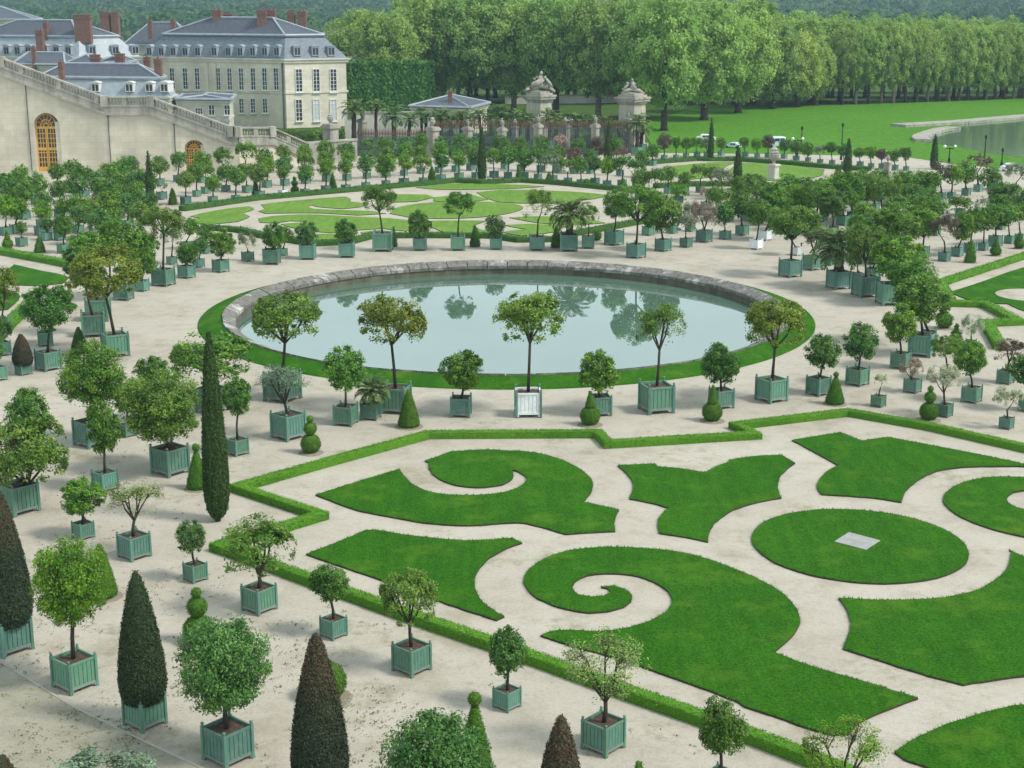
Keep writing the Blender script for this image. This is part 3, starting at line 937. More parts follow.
# --- the round basin
px0, py0 = POND
def ring(prof, mats, name, n=160, **kw):
    b = MB(); vs, fs = [], []
    for r, z in prof:
        for k in range(n):
            t = 2*math.pi*k/n
            vs.append((px0+r*math.cos(t), py0+r*math.sin(t), z))
    for i in range(len(prof)-1):
        for k in range(n):
            k2 = (k+1) % n
            fs.append((i*n+k, i*n+k2, (i+1)*n+k2, (i+1)*n+k))
    b.add(vs, fs)
    return b
struct("grass_bank", ring([(16.95, 0.0), (16.9, 0.05), (16.3, 0.2), (15.7, 0.32), (15.58, 0.33)], None, "x"), M['lawn'])
b = MB()
ns = 72
for k in range(ns):                           # coping stones with open joints, each a little out of true
    a0, a1 = 2*math.pi*(k+0.02)/ns, 2*math.pi*(k+0.98)/ns
    dz = rnd.uniform(-.012, .012); ro = 15.62 + rnd.uniform(-.03, .03); ri = 14.92 + rnd.uniform(-.02, .02)
    vs = []
    for r, z in ((ri, -0.05), (ro, 0.02), (ro, 0.42+dz), (ri+0.06, 0.18+dz), (ri, 0.13+dz)):
        for a in (a0, (a0+a1)/2, a1):
            vs.append((px0+r*math.cos(a), py0+r*math.sin(a), z))
    fs = []
    for i in range(5):
        j = (i+1) % 5
        for q in range(2): fs.append((i*3+q, i*3+q+1, j*3+q+1, j*3+q))
    fs += [(0, 3, 6, 9, 12), (14, 11, 8, 5, 2)]
    b.add(vs, fs)
b.f = [tuple(reversed(f)) for f in b.f]
m, n_, l_, bs = new_mat("basin_coping")
co = coords(n_)
t1 = noise(n_, l_, 0.55, 6, co, 0.7); t2 = noise(n_, l_, 3.5, 6, co, 0.75)
r1 = ramp(n_, l_, t2.outputs[0], [(0.35, (0.07, 0.066, 0.058)), (0.62, (0.21, 0.20, 0.18))])
r2 = ramp(n_, l_, t1.outputs[0], [(0.52, (0, 0, 0)), (0.66, (1, 1, 1))])
r3 = ramp(n_, l_, t2.outputs[0], [(0.3, (0.22, 0.215, 0.20)), (0.6, (0.56, 0.55, 0.53))])
l_.new(mixc(n_, l_, r2.outputs[0], r1.outputs[0], r3.outputs[0]), bs.inputs['Base Color'])
bs.inputs['Roughness'].default_value = 0.85
tag(b.build("basin_coping", m), "low round stone coping ring with white lichen patches edging the pond", "coping")
b = ring([(14.99, 0.135), (14.97, -0.9)], None, "x"); b.f = [tuple(reversed(f)) for f in b.f]
struct("basin_wall", b, stone_material("algae_stone", (0.17, 0.16, 0.11), (0.05, 0.05, 0.035), 1.0))
b = MB(); n = 160
b.add([(px0+15.05*math.cos(2*math.pi*k/n), py0+15.05*math.sin(2*math.pi*k/n), -0.42) for k in range(n)], [tuple(range(n))])
struct("pond_water", b, M['pond'])

# --- lawns of the near parterre
c1, c2_, c3_, c4_, c5_ = (220, 400, 3.2), (500, 400, 3.2), (744, 400, 3.657), (744, 558, 3.657), (500, 540, 3.368)
lawn(Z(*c1, [(305,307),(440,265),(575,224),(588,243),(612,270),(645,289),(700,303),(770,308),(850,306),(915,297),(962,280),(982,261),(972,242),(950,231),(935,228),(938,245),(930,260),(900,275),(850,283),(790,282),(735,271),(690,248),(668,222),(667,203),(655,199),(740,168),(850,162),(930,166)])
     + Z(*c2_, [(60,166),(130,175),(200,196),(255,224),(290,252),(298,275),(288,303),(265,329),(380,355),(371,375),(366,398),(368,424),(290,428),(210,433),(130,410),(60,396)])
     + Z(*c1, [(900,399),(800,405),(680,400),(560,380),(440,356)]))
lawn(Z(*c1, [(275,497),(380,457),(470,419),(505,420),(580,433),(680,445),(780,453),(870,450),(935,446),(967,461),(915,480),(865,508),(833,538),(817,572),(815,605),(832,640),(868,672),(912,697),(885,709),(780,675),(640,625),(500,575),(385,536)]))
lawn(Z(*c2_, [(375,212),(495,207),(505,216),(570,222),(657,235),(690,216),(735,201),(732,195),(810,184),(900,179),(945,205),(912,230),(892,258),(888,288),(900,317),(820,332),(745,356),(695,390),(670,425),(665,458),(600,444),(510,430),(503,405),(513,375),(540,350),(480,332),(412,320),(427,287),(414,248)]))
lawn(Z(*c3_, [(175,150),(262,136),(350,122),(430,152),(525,139),(700,172),(860,203),(1024,237),(1160,266),(1024,248),(900,247),(800,250),(705,265),(632,300),(592,338),(575,378),(480,363),(380,355),(285,350),(267,325),(275,297),(302,266),(345,243),(260,196)]))
ce = gnd(858.5, 545)
O = [Vector((ce.x+3.41*math.cos(2*math.pi*k/48), ce.y+3.41*math.sin(2*math.pi*k/48))) for k in range(48)]
lawn(None, world=O)
lawn(Z(*c3_, [(1024,287),(955,284),(880,288),(800,306),(748,335),(728,365),(742,395),(790,430),(870,465),(960,490),(1050,510),(1180,528),(1230,500),(1140,450),(1024,405),(985,393),(960,365),(985,342),(1024,335),(1090,345),(1160,375),(1230,410),(1210,350),(1130,305)]))
lawn(Z(*c4_, [(345,150),(480,158),(640,156),(750,146),(850,122),(925,80),(965,38),(978,-20),(966,-26),(1024,0),(1200,80),(1300,260),(1200,415),(1024,437),(910,452),(800,470),(640,425),(480,375),(360,337),(380,290),(388,240),(375,193)]))
lawn(Z(*c5_, [(135,325),(200,308),(340,312),(430,300),(510,275),(560,245),(582,212),(567,180),(520,147),(440,122),(360,117),(290,125),(252,145),(243,167),(258,187),(300,197),(350,193),(372,180),(362,168),(340,163),(380,158),(420,170),(443,190),(441,210),(418,230),(370,244),(300,250),(220,237),(150,212),(98,180),(78,145),(97,103),(150,67),(230,40),(340,28),(460,30),(600,44),(720,75),(850,127),(950,182),(1000,240),(1008,278),(990,320),(960,352),(922,382)])
     + Z(*c4_, [(200,385),(380,440),(500,475),(635,517),(540,555),(440,595),(380,650),(320,652),(200,615),(100,580),(0,548)])
     + Z(*c5_, [(800,550),(600,475),(400,405),(250,365)]))
lawn(Z(*c4_, [(550,715),(640,660),(750,612),(880,570),(980,547),(1080,538),(1250,520),(1400,700),(1250,900),(1000,900),(860,850),(660,768),(590,745)]))
b = MB(); Q = W2(Z(*c3_, [(330,525),(445,555),(498,521),(383,491)]))
b.prism(Q, 0.04, 0.078)
tag(b.build("stone_slab", M['grey_slab']), "flat square pale grey stone slab lying in the middle of the round lawn", "slab")

# --- lawns of the far parterre and the side ones
r1_, r2_, r3_ = (180, 175, 4.267), (400, 175, 3.938), (640, 120, 3.938)
for pts in (
    Z(*r1_, [(100,166),(210,146),(290,137),(305,148),(258,165),(287,178),(240,200),(120,212),(25,196),(100,186),(55,178)]),
    Z(*r1_, [(355,128),(480,113),(700,95),(720,104),(715,116),(795,124),(760,138),(690,145),(600,137),(560,128),(535,136),(560,147),(650,152),(820,158),(870,166),(760,172),(600,163),(450,163),(370,165),(345,156),(372,147)]),
    Z(*r1_, [(345,188),(400,178),(550,172),(720,180),(880,188),(960,195),(990,215),(960,240),(870,228),(780,234),(650,247),(560,240),(500,228),(440,212),(520,206),(560,199),(470,196),(400,206),(350,203)]),
    Z(*r1_, [(480,270),(560,258),(640,254),(730,262),(742,276),(660,288),(580,292)]),
    Z(*r1_, [(780,247),(850,238),(905,246),(870,259),(800,260)]),
    Z(*r2_, [(-31,153),(0,130),(100,113),(200,108),(330,108),(440,115),(475,130),(430,150),(330,165),(200,172),(60,170)]),
    Z(*r2_, [(310,70),(400,61),(520,62),(700,70),(820,82),(740,97),(640,107),(500,112),(390,106),(345,90)]),
    Z(*r2_, [(70,50),(200,38),(280,36),(480,42),(560,47),(440,54),(280,58),(150,57)]),
    Z(*r2_, [(140,90),(270,78),(338,98),(260,107),(140,104)]),
    Z(*r2_, [(440,170),(560,166),(720,172),(800,190),(700,197),(560,190)]),
    Z(*r2_, [(35,188),(160,183),(330,183),(285,200),(310,218),(400,226),(360,238),(190,238),(130,205)]),
    Z(*r2_, [(420,200),(520,196),(640,203),(600,225),(480,240),(410,226),(510,216)]),
    Z(*r2_, [(-60,78),(100,80),(125,90),(60,105),(-20,108),(-10,94)]),
    Z(*r3_, [(60,205),(150,182),(300,168),(370,167),(330,185),(300,220),(200,235)]),
    Z(*r3_, [(400,170),(560,178),(720,196),(690,225),(520,240),(380,225),(360,200)]),
):
    O = smooth_outline(W2(pts), step=0.8)
    if sum(O[i-1].x*O[i].y - O[i].x*O[i-1].y for i in range(len(O))) < 0: O.reverse()
    G = []
    for i in range(len(O)):                   # the turf reaches a little past the surveyed line: the paths are narrow
        d = (O[(i+1) % len(O)] - O[i-1]); d = d.normalized() if d.length > 1e-6 else Vector((1, 0))
        G.append(O[i] + Vector((d.y, -d.x))*0.2)
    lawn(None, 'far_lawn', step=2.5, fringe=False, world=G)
lawn([(949,293),(980,283),(1024,268),(1110,250),(1150,300),(1100,330),(1024,311.5),(1008,304.5),(977,303.5)], fringe=False)
lawn([(14,265),(40,271),(67,277),(63,284),(40,286),(12,285.5),(2,276)], fringe=False)
lawn([(-40,290),(10,291),(20,297),(8,310),(-60,318)], fringe=False)
b = MB(); g = gnd(1030, 296)
b.lathe([(2.0, 0.0), (1.98, 0.066)], 28, (g.x, g.y, 0)); struct("gravel_bed_in_lawn", b, M['gravel'])

# --- clipped box hedges
def hedge(px, w, h, label, leaf=0.05, dens=700, col='box', world=None, name="box_hedge"):
    Pw = world or [gnd(*p).xy for p in px]
    n = len(Pw); left, right = [], []
    for i in range(n):
        a = (Pw[i]-Pw[i-1]).normalized() if i else (Pw[1]-Pw[0]).normalized()
        c = (Pw[i+1]-Pw[i]).normalized() if i < n-1 else a
        t = (a+c)
        t = t.normalized() if t.length > 1e-4 else a
        nn = Vector((-t.y, t.x)); k = min(2.2, 1/max(0.3, nn.dot(Vector((-a.y, a.x)))))
        left.append(Pw[i]+nn*(w/2*k)); right.append(Pw[i]-nn*(w/2*k))
    ev, ef = [], []
    P, N, T = [], [], []
    r = np.random.default_rng(len(Pw)*7+int(w*100))
    for i in range(n-1):
        L = (Pw[i+1]-Pw[i]).length
        k = max(1, int(L/0.5))
        for j in range(k+1):
            t = j/k
            l, q = left[i].lerp(left[i+1], t), right[i].lerp(right[i+1], t)
            s = 0.93 + 0.05*rnd.random()
            c = (l+q)/2
            l2, q2 = c+(l-c)*s, c+(q-c)*s
            hh = h*(0.93+0.06*rnd.random())
            ev += [(l2.x, l2.y, 0), (l2.x, l2.y, hh*0.88), (c.x+(l2.x-c.x)*.85, c.y+(l2.y-c.y)*.85, hh), (c.x+(q2.x-c.x)*.85, c.y+(q2.y-c.y)*.85, hh), (q2.x, q2.y, hh*0.88), (q2.x, q2.y, 0)]
            o = len(ev)-6
            if j:
                for e in range(5): ef.append((o-6+e, o+e, o+e+1, o-6+e+1))
            if (i == 0 and j == 0) or (i == n-2 and j == k): ef.append((o, o+1, o+2, o+3, o+4, o+5))
        m = int(L*(w+2*h)*dens)
        u = r.random(m); v = r.random(m)*(w+2*h)
        for a_, v_ in zip(u, v):
            l, q = left[i].lerp(left[i+1], a_), right[i].lerp(right[i+1], a_)
            d = (q-l).normalized()
            if v_ < h: P.append((l.x, l.y, v_)); N.append((-d.x, -d.y, 0.15))
            elif v_ < h+w:
                c = l.lerp(q, (v_-h)/w); P.append((c.x, c.y, h)); N.append((0, 0, 1))
            else: P.append((q.x, q.y, v_-h-w)); N.append((d.x, d.y, 0.15))
    P, N = np.array(P), np.array(N)
    P = P + r.normal(size=P.shape)*leaf*0.22
    Nn = N + r.normal(size=P.shape)*0.36
    T = N*0.8 + r.normal(size=P.shape)
    L = leaf*(0.6+0.8*r.random(len(P)))
    tint = 0.5 + 0.25*(r.random(len(P))-0.5)*2 + 0.12*np.sin(P[:, 0]*1.3+P[:, 1]*0.9)
    me = leaf_quads(P, Nn, T, L, L*0.6, tint, name, [M['needle'], M['core']], (ev, ef))
    o = link(name, me); o.color = (*HUES[col], 1)
    o.color = (0.105, 0.255, 0.016, 1) if col == 'box' else (*HUES[col], 1)
    return tag(o, label, "hedge", "clipped box hedges")
hedge([(1180, 482), (1024, 451.5), (930, 430), (848, 415.5), (735, 429), (755, 438.5), (608, 447.5), (598, 437), (428, 438), (330, 465), (237, 491.5), (321, 519.5), (218, 551), (277, 572), (400, 617), (520, 658), (632, 699), (740, 737), (800, 760), (900, 800)],
      0.40, 0.29, "low bright green box hedge zigzagging round the big scrolled lawns", 0.048, 800)
hedge([(182, 211), (257, 200), (367, 190.3), (420, 185.8), (456, 182.3), (482, 184), (522, 182.2), (560, 184.8), (640, 193)], 0.8, 0.42, "long thin dark hedge behind the far pale lawns", 0.14, 60, 'boxdark')
hedge([(204, 229.5), (239, 232), (262, 237.5), (290, 242), (313, 246), (349, 244), (372, 238), (420, 237.5), (491, 238), (519, 242), (557, 241.5), (566, 237), (603, 230.5), (654, 221)], 0.7, 0.38, "low dark hedge between the far pale lawns and the row of boxes by the pond", 0.12, 80, 'boxdark')
hedge([(640, 165), (696, 160.5), (711, 161), (734, 160.8), (780, 164), (830, 168.5), (870, 171)], 0.9, 0.42, "thin dark hedge beyond the lawn of the white pedestal", 0.16, 50, 'boxdark')
hedge([(655, 188), (690, 186), (740, 186), (800, 190)], 0.9, 0.42, "short dark hedge in front of the lawn of the white pedestal", 0.16, 50, 'boxdark')
hedge([(1075, 241), (1024, 258), (940, 285.5), (951, 306), (985, 307), (1018, 324.5), (986, 326), (1000, 350)], 0.62, 0.34, "bright box hedge stepping round the lawn with the round gravel bed", 0.08, 220)
hedge([(-60, 240), (0, 253.5), (66, 266), (80, 270)], 0.75, 0.4, "box hedge behind the small lawn beside the crowded boxes near the stair wall", 0.1, 120)
hedge([(4, 332), (12, 324), (25, 311), (34, 303)], 0.7, 0.36, "short piece of bright hedge showing between two boxed trees", 0.08, 200)

M['treads'] = simple("mossy_stair_treads", (0.17, 0.16, 0.13), (0.09, 0.09, 0.07), 1.5, 0.95)  # stair top behind the balustrade: its shade is put into this dark colour
# --- the stair wall with its balustrade
SY = 154.3
def wall_piece(A, B, top, arches, root, band=1.75, depth=9.0, mat='stone'):
    """Wall in the plane A-B, its sloping top given in photo pixels; arches = (x0, x1, springing y, top y)."""
    e = Vector((B[0]-A[0], B[1]-A[1], 0)).normalized(); nn = Vector((e.y, -e.x, 0))   # nn faces the camera
    A3 = Vector((A[0], A[1], 0))
    T = [on_plane(x, y, A, B) for x, y in top]
    def topz(u):
        for (u0, z0), (u1, z1) in zip(T[:-1], T[1:]):
            if u <= u1 + 1e-6: return z0 + (z1-z0)*(u-u0)/(u1-u0)
        return T[-1][1]
    us = sorted({round(t[0], 4) for t in T})
    ar = []
    for x0, x1, ys, yt in arches:
        u0, _ = on_plane(x0, 160, A, B); u1, _ = on_plane(x1, 160, A, B)
        zs = on_plane(x0, ys, A, B)[1]; zt = on_plane(x0, yt, A, B)[1]
        ar.append((u0, u1, zs, zt))
        us += [u0 + (u1-u0)*(1-math.cos(math.pi*k/16))/2 for k in range(17)]
    us = sorted(us)
    def bot(u, right):
        for u0, u1, zs, zt in ar:
            if u0-1e-6 <= u <= u1+1e-6 and not ((right and abs(u-u0) < 1e-5) or (not right and abs(u-u1) < 1e-5)):
                x = (u-(u0+u1)/2)/((u1-u0)/2)
                return zs + (zt-zs)*math.sqrt(max(0, 1-x*x))
        return 0.0
    b = MB()
    pt = lambda u, z, d: A3 + e*u + nn*d + Vector((0, 0, z))
    for ua, ub in zip(us[:-1], us[1:]):
        if ub-ua < 1e-5: continue
        za, zb = bot(ua, False), bot(ub, True)
        ta, tb = topz(ua)-band, topz(ub)-band
        b.add([pt(ua, za, 0), pt(ub, zb, 0), pt(ub, tb, 0), pt(ua, ta, 0)], [(0, 1, 2, 3)])
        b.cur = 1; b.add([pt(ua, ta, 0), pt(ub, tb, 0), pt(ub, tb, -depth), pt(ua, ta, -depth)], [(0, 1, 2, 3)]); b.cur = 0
        b.add([pt(ub, 0, -depth), pt(ua, 0, -depth), pt(ua, ta, -depth), pt(ub, tb, -depth)], [(0, 1, 2, 3)])
        if za > 0.01 or zb > 0.01:
            b.add([pt(ua, za, 0), pt(ua, za, -1.2), pt(ub, zb, -1.2), pt(ub, zb, 0)], [(0, 1, 2, 3)])
    for u0, u1, zs, zt in ar:
        for u in (u0, u1):
            b.add([pt(u, 0, 0), pt(u, zs, 0), pt(u, zs, -1.2), pt(u, 0, -1.2)], [(0, 1, 2, 3)])
        b.add([pt(u0, 0, -1.2), pt(u1, 0, -1.2), pt(u1, zt, -1.2), pt(u0, zt, -1.2)], [(0, 1, 2, 3)])
    for u, in ((T[0][0],), (T[-1][0],)):
        z = topz(u)-band
        b.add([pt(u, 0, 0), pt(u, z, 0), pt(u, z, -depth), pt(u, 0, -depth)], [(0, 1, 2, 3)])
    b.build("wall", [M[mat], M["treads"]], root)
    # cornice, plinth and balustrade follow the slope
    c, bal = MB(), MB()
    def sl(mb, ua, ub, z0, z1, d0, d1):
        za, zb = topz(ua), topz(ub)
        mb.add([pt(ua, za+z0, d0), pt(ub, zb+z0, d0), pt(ub, zb+z0, d1), pt(ua, za+z0, d1), pt(ua, za+z1, d0), pt(ub, zb+z1, d0), pt(ub, zb+z1, d1), pt(ua, za+z1, d1)],
               [(0,3,2,1),(4,5,6,7),(0,1,5,4),(1,2,6,5),(2,3,7,6),(3,0,4,7)])
    for (ua, _), (ub, zb_) in zip(T[:-1], T[1:]):
        sl(c, ua, ub, -band-0.12, -band+0.16, 0.24, -0.5)
        sl(c, ua, ub, -band+0.16, -1.0, 0.08, -0.5)
        sl(bal, ua, ub, -1.0, -0.84, 0.14, -0.42)
        sl(bal, ua, ub, -0.16, 0.0, 0.15, -0.43)
        k = max(1, int((ub-ua)/0.30))
        for j in range(k):
            u = ua + (ub-ua)*(j+0.5)/k; z = topz(u)
            o = pt(u, z, -0.14)
            if j % 12 == 6:
                bal.box((o.x, o.y, z-0.5), (0.5, 0.44, 0.70), math.atan2(e.y, e.x))
            else:
                bal.lathe([(0.09, -0.86), (0.07, -0.8), (0.125, -0.62), (0.06, -0.32), (0.09, -0.14)], 6, (o.x, o.y, z))
        for u in ((ua, ub) if (ub, zb_) == T[-1] else (ua,)):
            z = topz(u); o = pt(u, z, -0.14)
            bal.box((o.x, o.y, z-0.49), (0.75, 0.72, 1.08), math.atan2(e.y, e.x))
    c.build("cornice", M['oldstone'], root)
    bal.build("balustrade", M['oldstone'], root)
    return pt
stair = thing("stair_wall", (0, 0, 0), "tall pale stone wall of a great outdoor stair with balustrade and ochre arched doors", "stair wall")
A1, B1 = at_y(-70, 172, SY).xy, at_y(237, 172, SY).xy
pt1 = wall_piece(A1, B1, [(-70, 16), (0, 57), (104, 96.5), (150, 96.5), (231, 126.5), (237, 127)], [(36, 62, 127, 113), (185, 205, 149, 140)], stair)
B2 = at_y(312, 166, 160.5).xy
A2 = at_y(238, 172, SY).xy
pt2 = wall_piece(A2, B2, [(238, 127), (272, 127), (311, 144)], [], stair, band=1.7)
def gold_door(x0, x1, ys, yt):
    u0, _ = on_plane(x0, 160, A1, B1); u1, _ = on_plane(x1, 160, A1, B1)
    zs = on_plane(x0, ys, A1, B1)[1]; zt = on_plane(x0, yt, A1, B1)[1]
    d, g = MB(), MB()
    um, hw = (u0+u1)/2, (u1-u0)/2
    dd = -0.75
    def bx(mb, ua, ub, za, zb, t=0.10, o=0.0):
        c = pt1((ua+ub)/2, (za+zb)/2, dd+o); mb.box(c, (ub-ua, t, zb-za))
    g_ = pt1(um, zs/2, dd-0.06); g.box(g_, (2*hw, 0.03, zs))
    arc = [pt1(um+hw*math.cos(math.pi*k/14), zs+(zt-zs)*math.sin(math.pi*k/14), dd-0.045) for k in range(15)]
    g.add(arc, [tuple(range(14, -1, -1))])
    fr = hw*0.11
    nz = 8
    for ua, ub in ((u0, um-0.02), (um+0.02, u1)):
        bx(d, ua, ua+fr, 0, zs); bx(d, ub-fr, ub, 0, zs)
        bx(d, ua+fr, ub-fr, 0, zs*0.10, 0.09); bx(d, ua+fr, ub-fr, zs*0.47, zs*0.52, 0.09); bx(d, ua+fr, ub-fr, zs*0.95, zs*1.0, 0.09)
        for k in range(1, 3):
            u = ua+fr + (ub-ua-2*fr)*k/3; bx(d, u-0.035, u+0.035, zs*0.10, zs*0.95, 0.06)
        for k in range(1, nz):
            z = zs*(0.10+0.85*k/nz); bx(d, ua+fr, ub-fr, z-0.035, z+0.035, 0.055)
    for r_ in (1.0, 0.55, 0.25):                   # fanlight
        pts = [pt1(um+hw*r_*0.96*math.cos(math.pi*k/14), zs+(zt-zs)*r_*0.96*math.sin(math.pi*k/14), dd) for k in range(15)]
        d.tube(pts, [0.06]*15, 5)
    for k in range(1, 7):
        t = math.pi*k/7
        d.tube([pt1(um+hw*.25*math.cos(t), zs+(zt-zs)*.25*math.sin(t), dd), pt1(um+hw*.95*math.cos(t), zs+(zt-zs)*.95*math.sin(t), dd)], [0.04, 0.04], 4)
    o = d.build("door", M['gold'], stair); g.build("pane", M['glass'], o)
    # stone jamb on the far side of the opening
gold_door(36, 57, 127, 114)
gold_door(185, 201, 149, 141)
b = MB()
for x0, x1, ys in ((57, 62, 122), (201, 205, 145)):
    u0, _ = on_plane(x0, 160, A1, B1); u1, _ = on_plane(x1, 160, A1, B1); zs = on_plane(x0, ys, A1, B1)[1]
    b.box(pt1((u0+u1)/2, zs/2, -0.62), (u1-u0, 0.9, zs))
b.build("jamb", M['stone'], stair)
b = MB()
for x, y in ((25.5, 84), (108, 116), (174, 124)):
    u, z = on_plane(x, y, A1, B1)
    b.tube([pt1(u, 0.2, 0.07), pt1(u, z, 0.07)], [0.045, 0.045], 6)
    b.box(pt1(u, z, 0.08), (0.18, 0.2, 0.25))
b.build("downpipe", M['iron'], stair)

# --- low end wall and urns beyond the stair foot
def block_wall(px, ytop, label, mat='oldstone', t=0.6, cap=True, cat="wall", name="low_wall"):
    Q = [gnd(*p) for p in px]
    b, c = MB(), MB()
    for i in range(len(Q)-1):
        d = (Q[i+1]-Q[i]); L = d.length; a = math.atan2(d.y, d.x); m_ = (Q[i]+Q[i+1])/2
        h = at_y((px[i][0]+px[i+1][0])/2, ytop, m_.y).z
        b.box((m_.x, m_.y, h/2), (L, t, h), a)
        c.box((m_.x, m_.y, h+0.09), (L+0.1, t+0.2, 0.18), a)
    root = thing(name, Q[0], label, cat)
    o = b.build("wall", M[mat], root); o.location = -Q[0]
    if cap:
        o = c.build("cap", M['oldstone'], root); o.location = -Q[0]
    return root
block_wall([(308, 165), (356, 161)], 142, "short grey stone wall at the foot of the stair below the urn")
block_wall([(345, 139), (432, 138)], 113, "plain beige garden wall behind the palms next to the palace", 'plaster')
def urn(mb, c, s):
    mb.lathe([(0.22*s, 0), (0.10*s, 0.1*s), (0.12*s, 0.2*s), (0.34*s, 0.45*s), (0.42*s, 0.72*s), (0.36*s, 0.82*s), (0.42*s, 0.9*s), (0.25*s, 1.0*s), (0.3*s, 1.12*s), (0.12*s, 1.3*s), (0.02, 1.36*s)], 10, c)
def pedestal(x, yb, ytop, wpx, urn_y, label, what="urn", mat='oldstone'):
    g = gnd(x, yb); m_ = mpp(g); w = wpx*m_; h = at_y(x, ytop, g.y).z
    root = thing("pillar" if what != "pedestal" else "pedestal", g, label, "pillar")
    b = MB()
    b.box((0, 0, h*0.06), (w*1.15, w*1.15, h*0.12)); b.box((0, 0, h*0.5), (w*0.92, w*0.92, h*0.78)); b.box((0, 0, h*0.92), (w*1.2, w*1.2, h*0.07)); b.box((0, 0, h*0.975), (w, w, h*0.05))
    b.build("shaft", M[mat], root, rz=GAX)
    hu = at_y(x, urn_y, g.y).z - h
    u = MB()
    if what == "statue":
        s = hu
        u.lathe([(0.3*s, 0), (0.28*s, 0.12*s)], 8)
        u.tube([(0.05*s, 0, 0.1*s), (0.04*s, 0, 0.4*s), (0, 0, 0.62*s), (0, 0, 0.8*s)], [0.14*s, 0.17*s, 0.19*s, 0.07*s], 8)
        u.tube([(0, 0, 0.78*s), (0, -0.01, 0.9*s), (0, 0, s)], [0.06*s, 0.10*s, 0.05*s], 8)
        u.tube([(0.15*s, 0, 0.72*s), (0.3*s, -0.05*s, 0.55*s), (0.22*s, -0.1*s, 0.4*s)], [0.06*s, 0.05*s, 0.04*s], 6)
        u.tube([(-0.15*s, 0, 0.72*s), (-0.28*s, 0, 0.85*s)], [0.06*s, 0.04*s], 6)
        u.build("statue", M['oldstone'], root, loc=(0, 0, h))
    else:
        urn(u, (0, 0, h), hu/1.36); u.build("urn", M['oldstone'], root)
    return root
pedestal(331.5, 160, 124, 12, 113, "grey stone pedestal carrying a dark urn before the palace end wall")
pedestal(363, 148, 119, 7, 111, "slim pale pillar between the two tall palms by the garden wall", what="statue")
pil_px = [(433, 157, 127, 10, 117), (468, 154, 127, 8, 119), (502, 155, 128, 7, 118), (515, 151, 126, 5, 119), (538, 154, 124, 7.5, 115), (565, 153, 124, 8, 117), (595, 154, 124, 7, 115), (628, 151, 118, 11, 111)]
pil_lab = ["broad pale fence pillar nearest the stair, flat capped with a small urn", "second fence pillar after the broad one, with a small figure on top",
           "third fence pillar, slim, beside the tall dark cypress of the far hedge", "thin weathered fence post close to the fourth fence pillar",
           "fence pillar in front of the first big sculpture pier", "fence pillar halfway between the two big sculpture piers", "fence pillar just before the second big sculpture pier", "squat fence pillar leaning on the second big sculpture pier"]
for i, ((x, yb, yt, w, yu), lb) in enumerate(zip(pil_px, pil_lab)):
    tag(pedestal(x, yb, yt, w, yu, lb, "statue" if i in (1, 2, 4, 6) else "urn"), group="stone pillars of the iron fence")
spans = [(356, 433, 156, "iron railing with rusty tips between the stair foot and the broad fence pillar")] + [
    (pil_px[i][0], pil_px[i+1][0], 154, "dark iron railing with rusty tips, %s span after the broad fence pillar" % ordinal(i)) for i in range(len(pil_px)-1)]
for x0, x1, yb, lb in spans:
    a, c = gnd(x0, yb), gnd(x1, yb)
    L = (c-a).length; ang = math.atan2((c-a).y, (c-a).x)
    h = at_y(x0, 137 if x0 < 400 else 128, a.y).z
    root = tag(link("iron_railing", None, None, a, ang), lb, "railing", "iron railing spans")
    b, s = MB(), MB()
    b.box((L/2, 0, 0.3), (L, 0.4, 0.6)); b.box((L/2, 0, h*0.55), (L, 0.07, 0.08)); b.box((L/2, 0, h), (L, 0.07, 0.1))
    k = max(2, int(L/0.17))
    for j in range(k):
        x = L*(j+0.5)/k
        b.box((x, 0, h/2), (0.08, 0.06, h))
        s.lathe([(0.03, h), (0.075, h+0.35), (0.05, h+0.6), (0.01, h+0.95)], 4, (x, 0, 0))
    b.build("bars", M['iron'], root); s.build("spearheads", M['rust'], root)

M['pierstone'] = stone_material("weathered_pier_stone", (0.55, 0.51, 0.42), (0.22, 0.20, 0.17), 0.7, None)
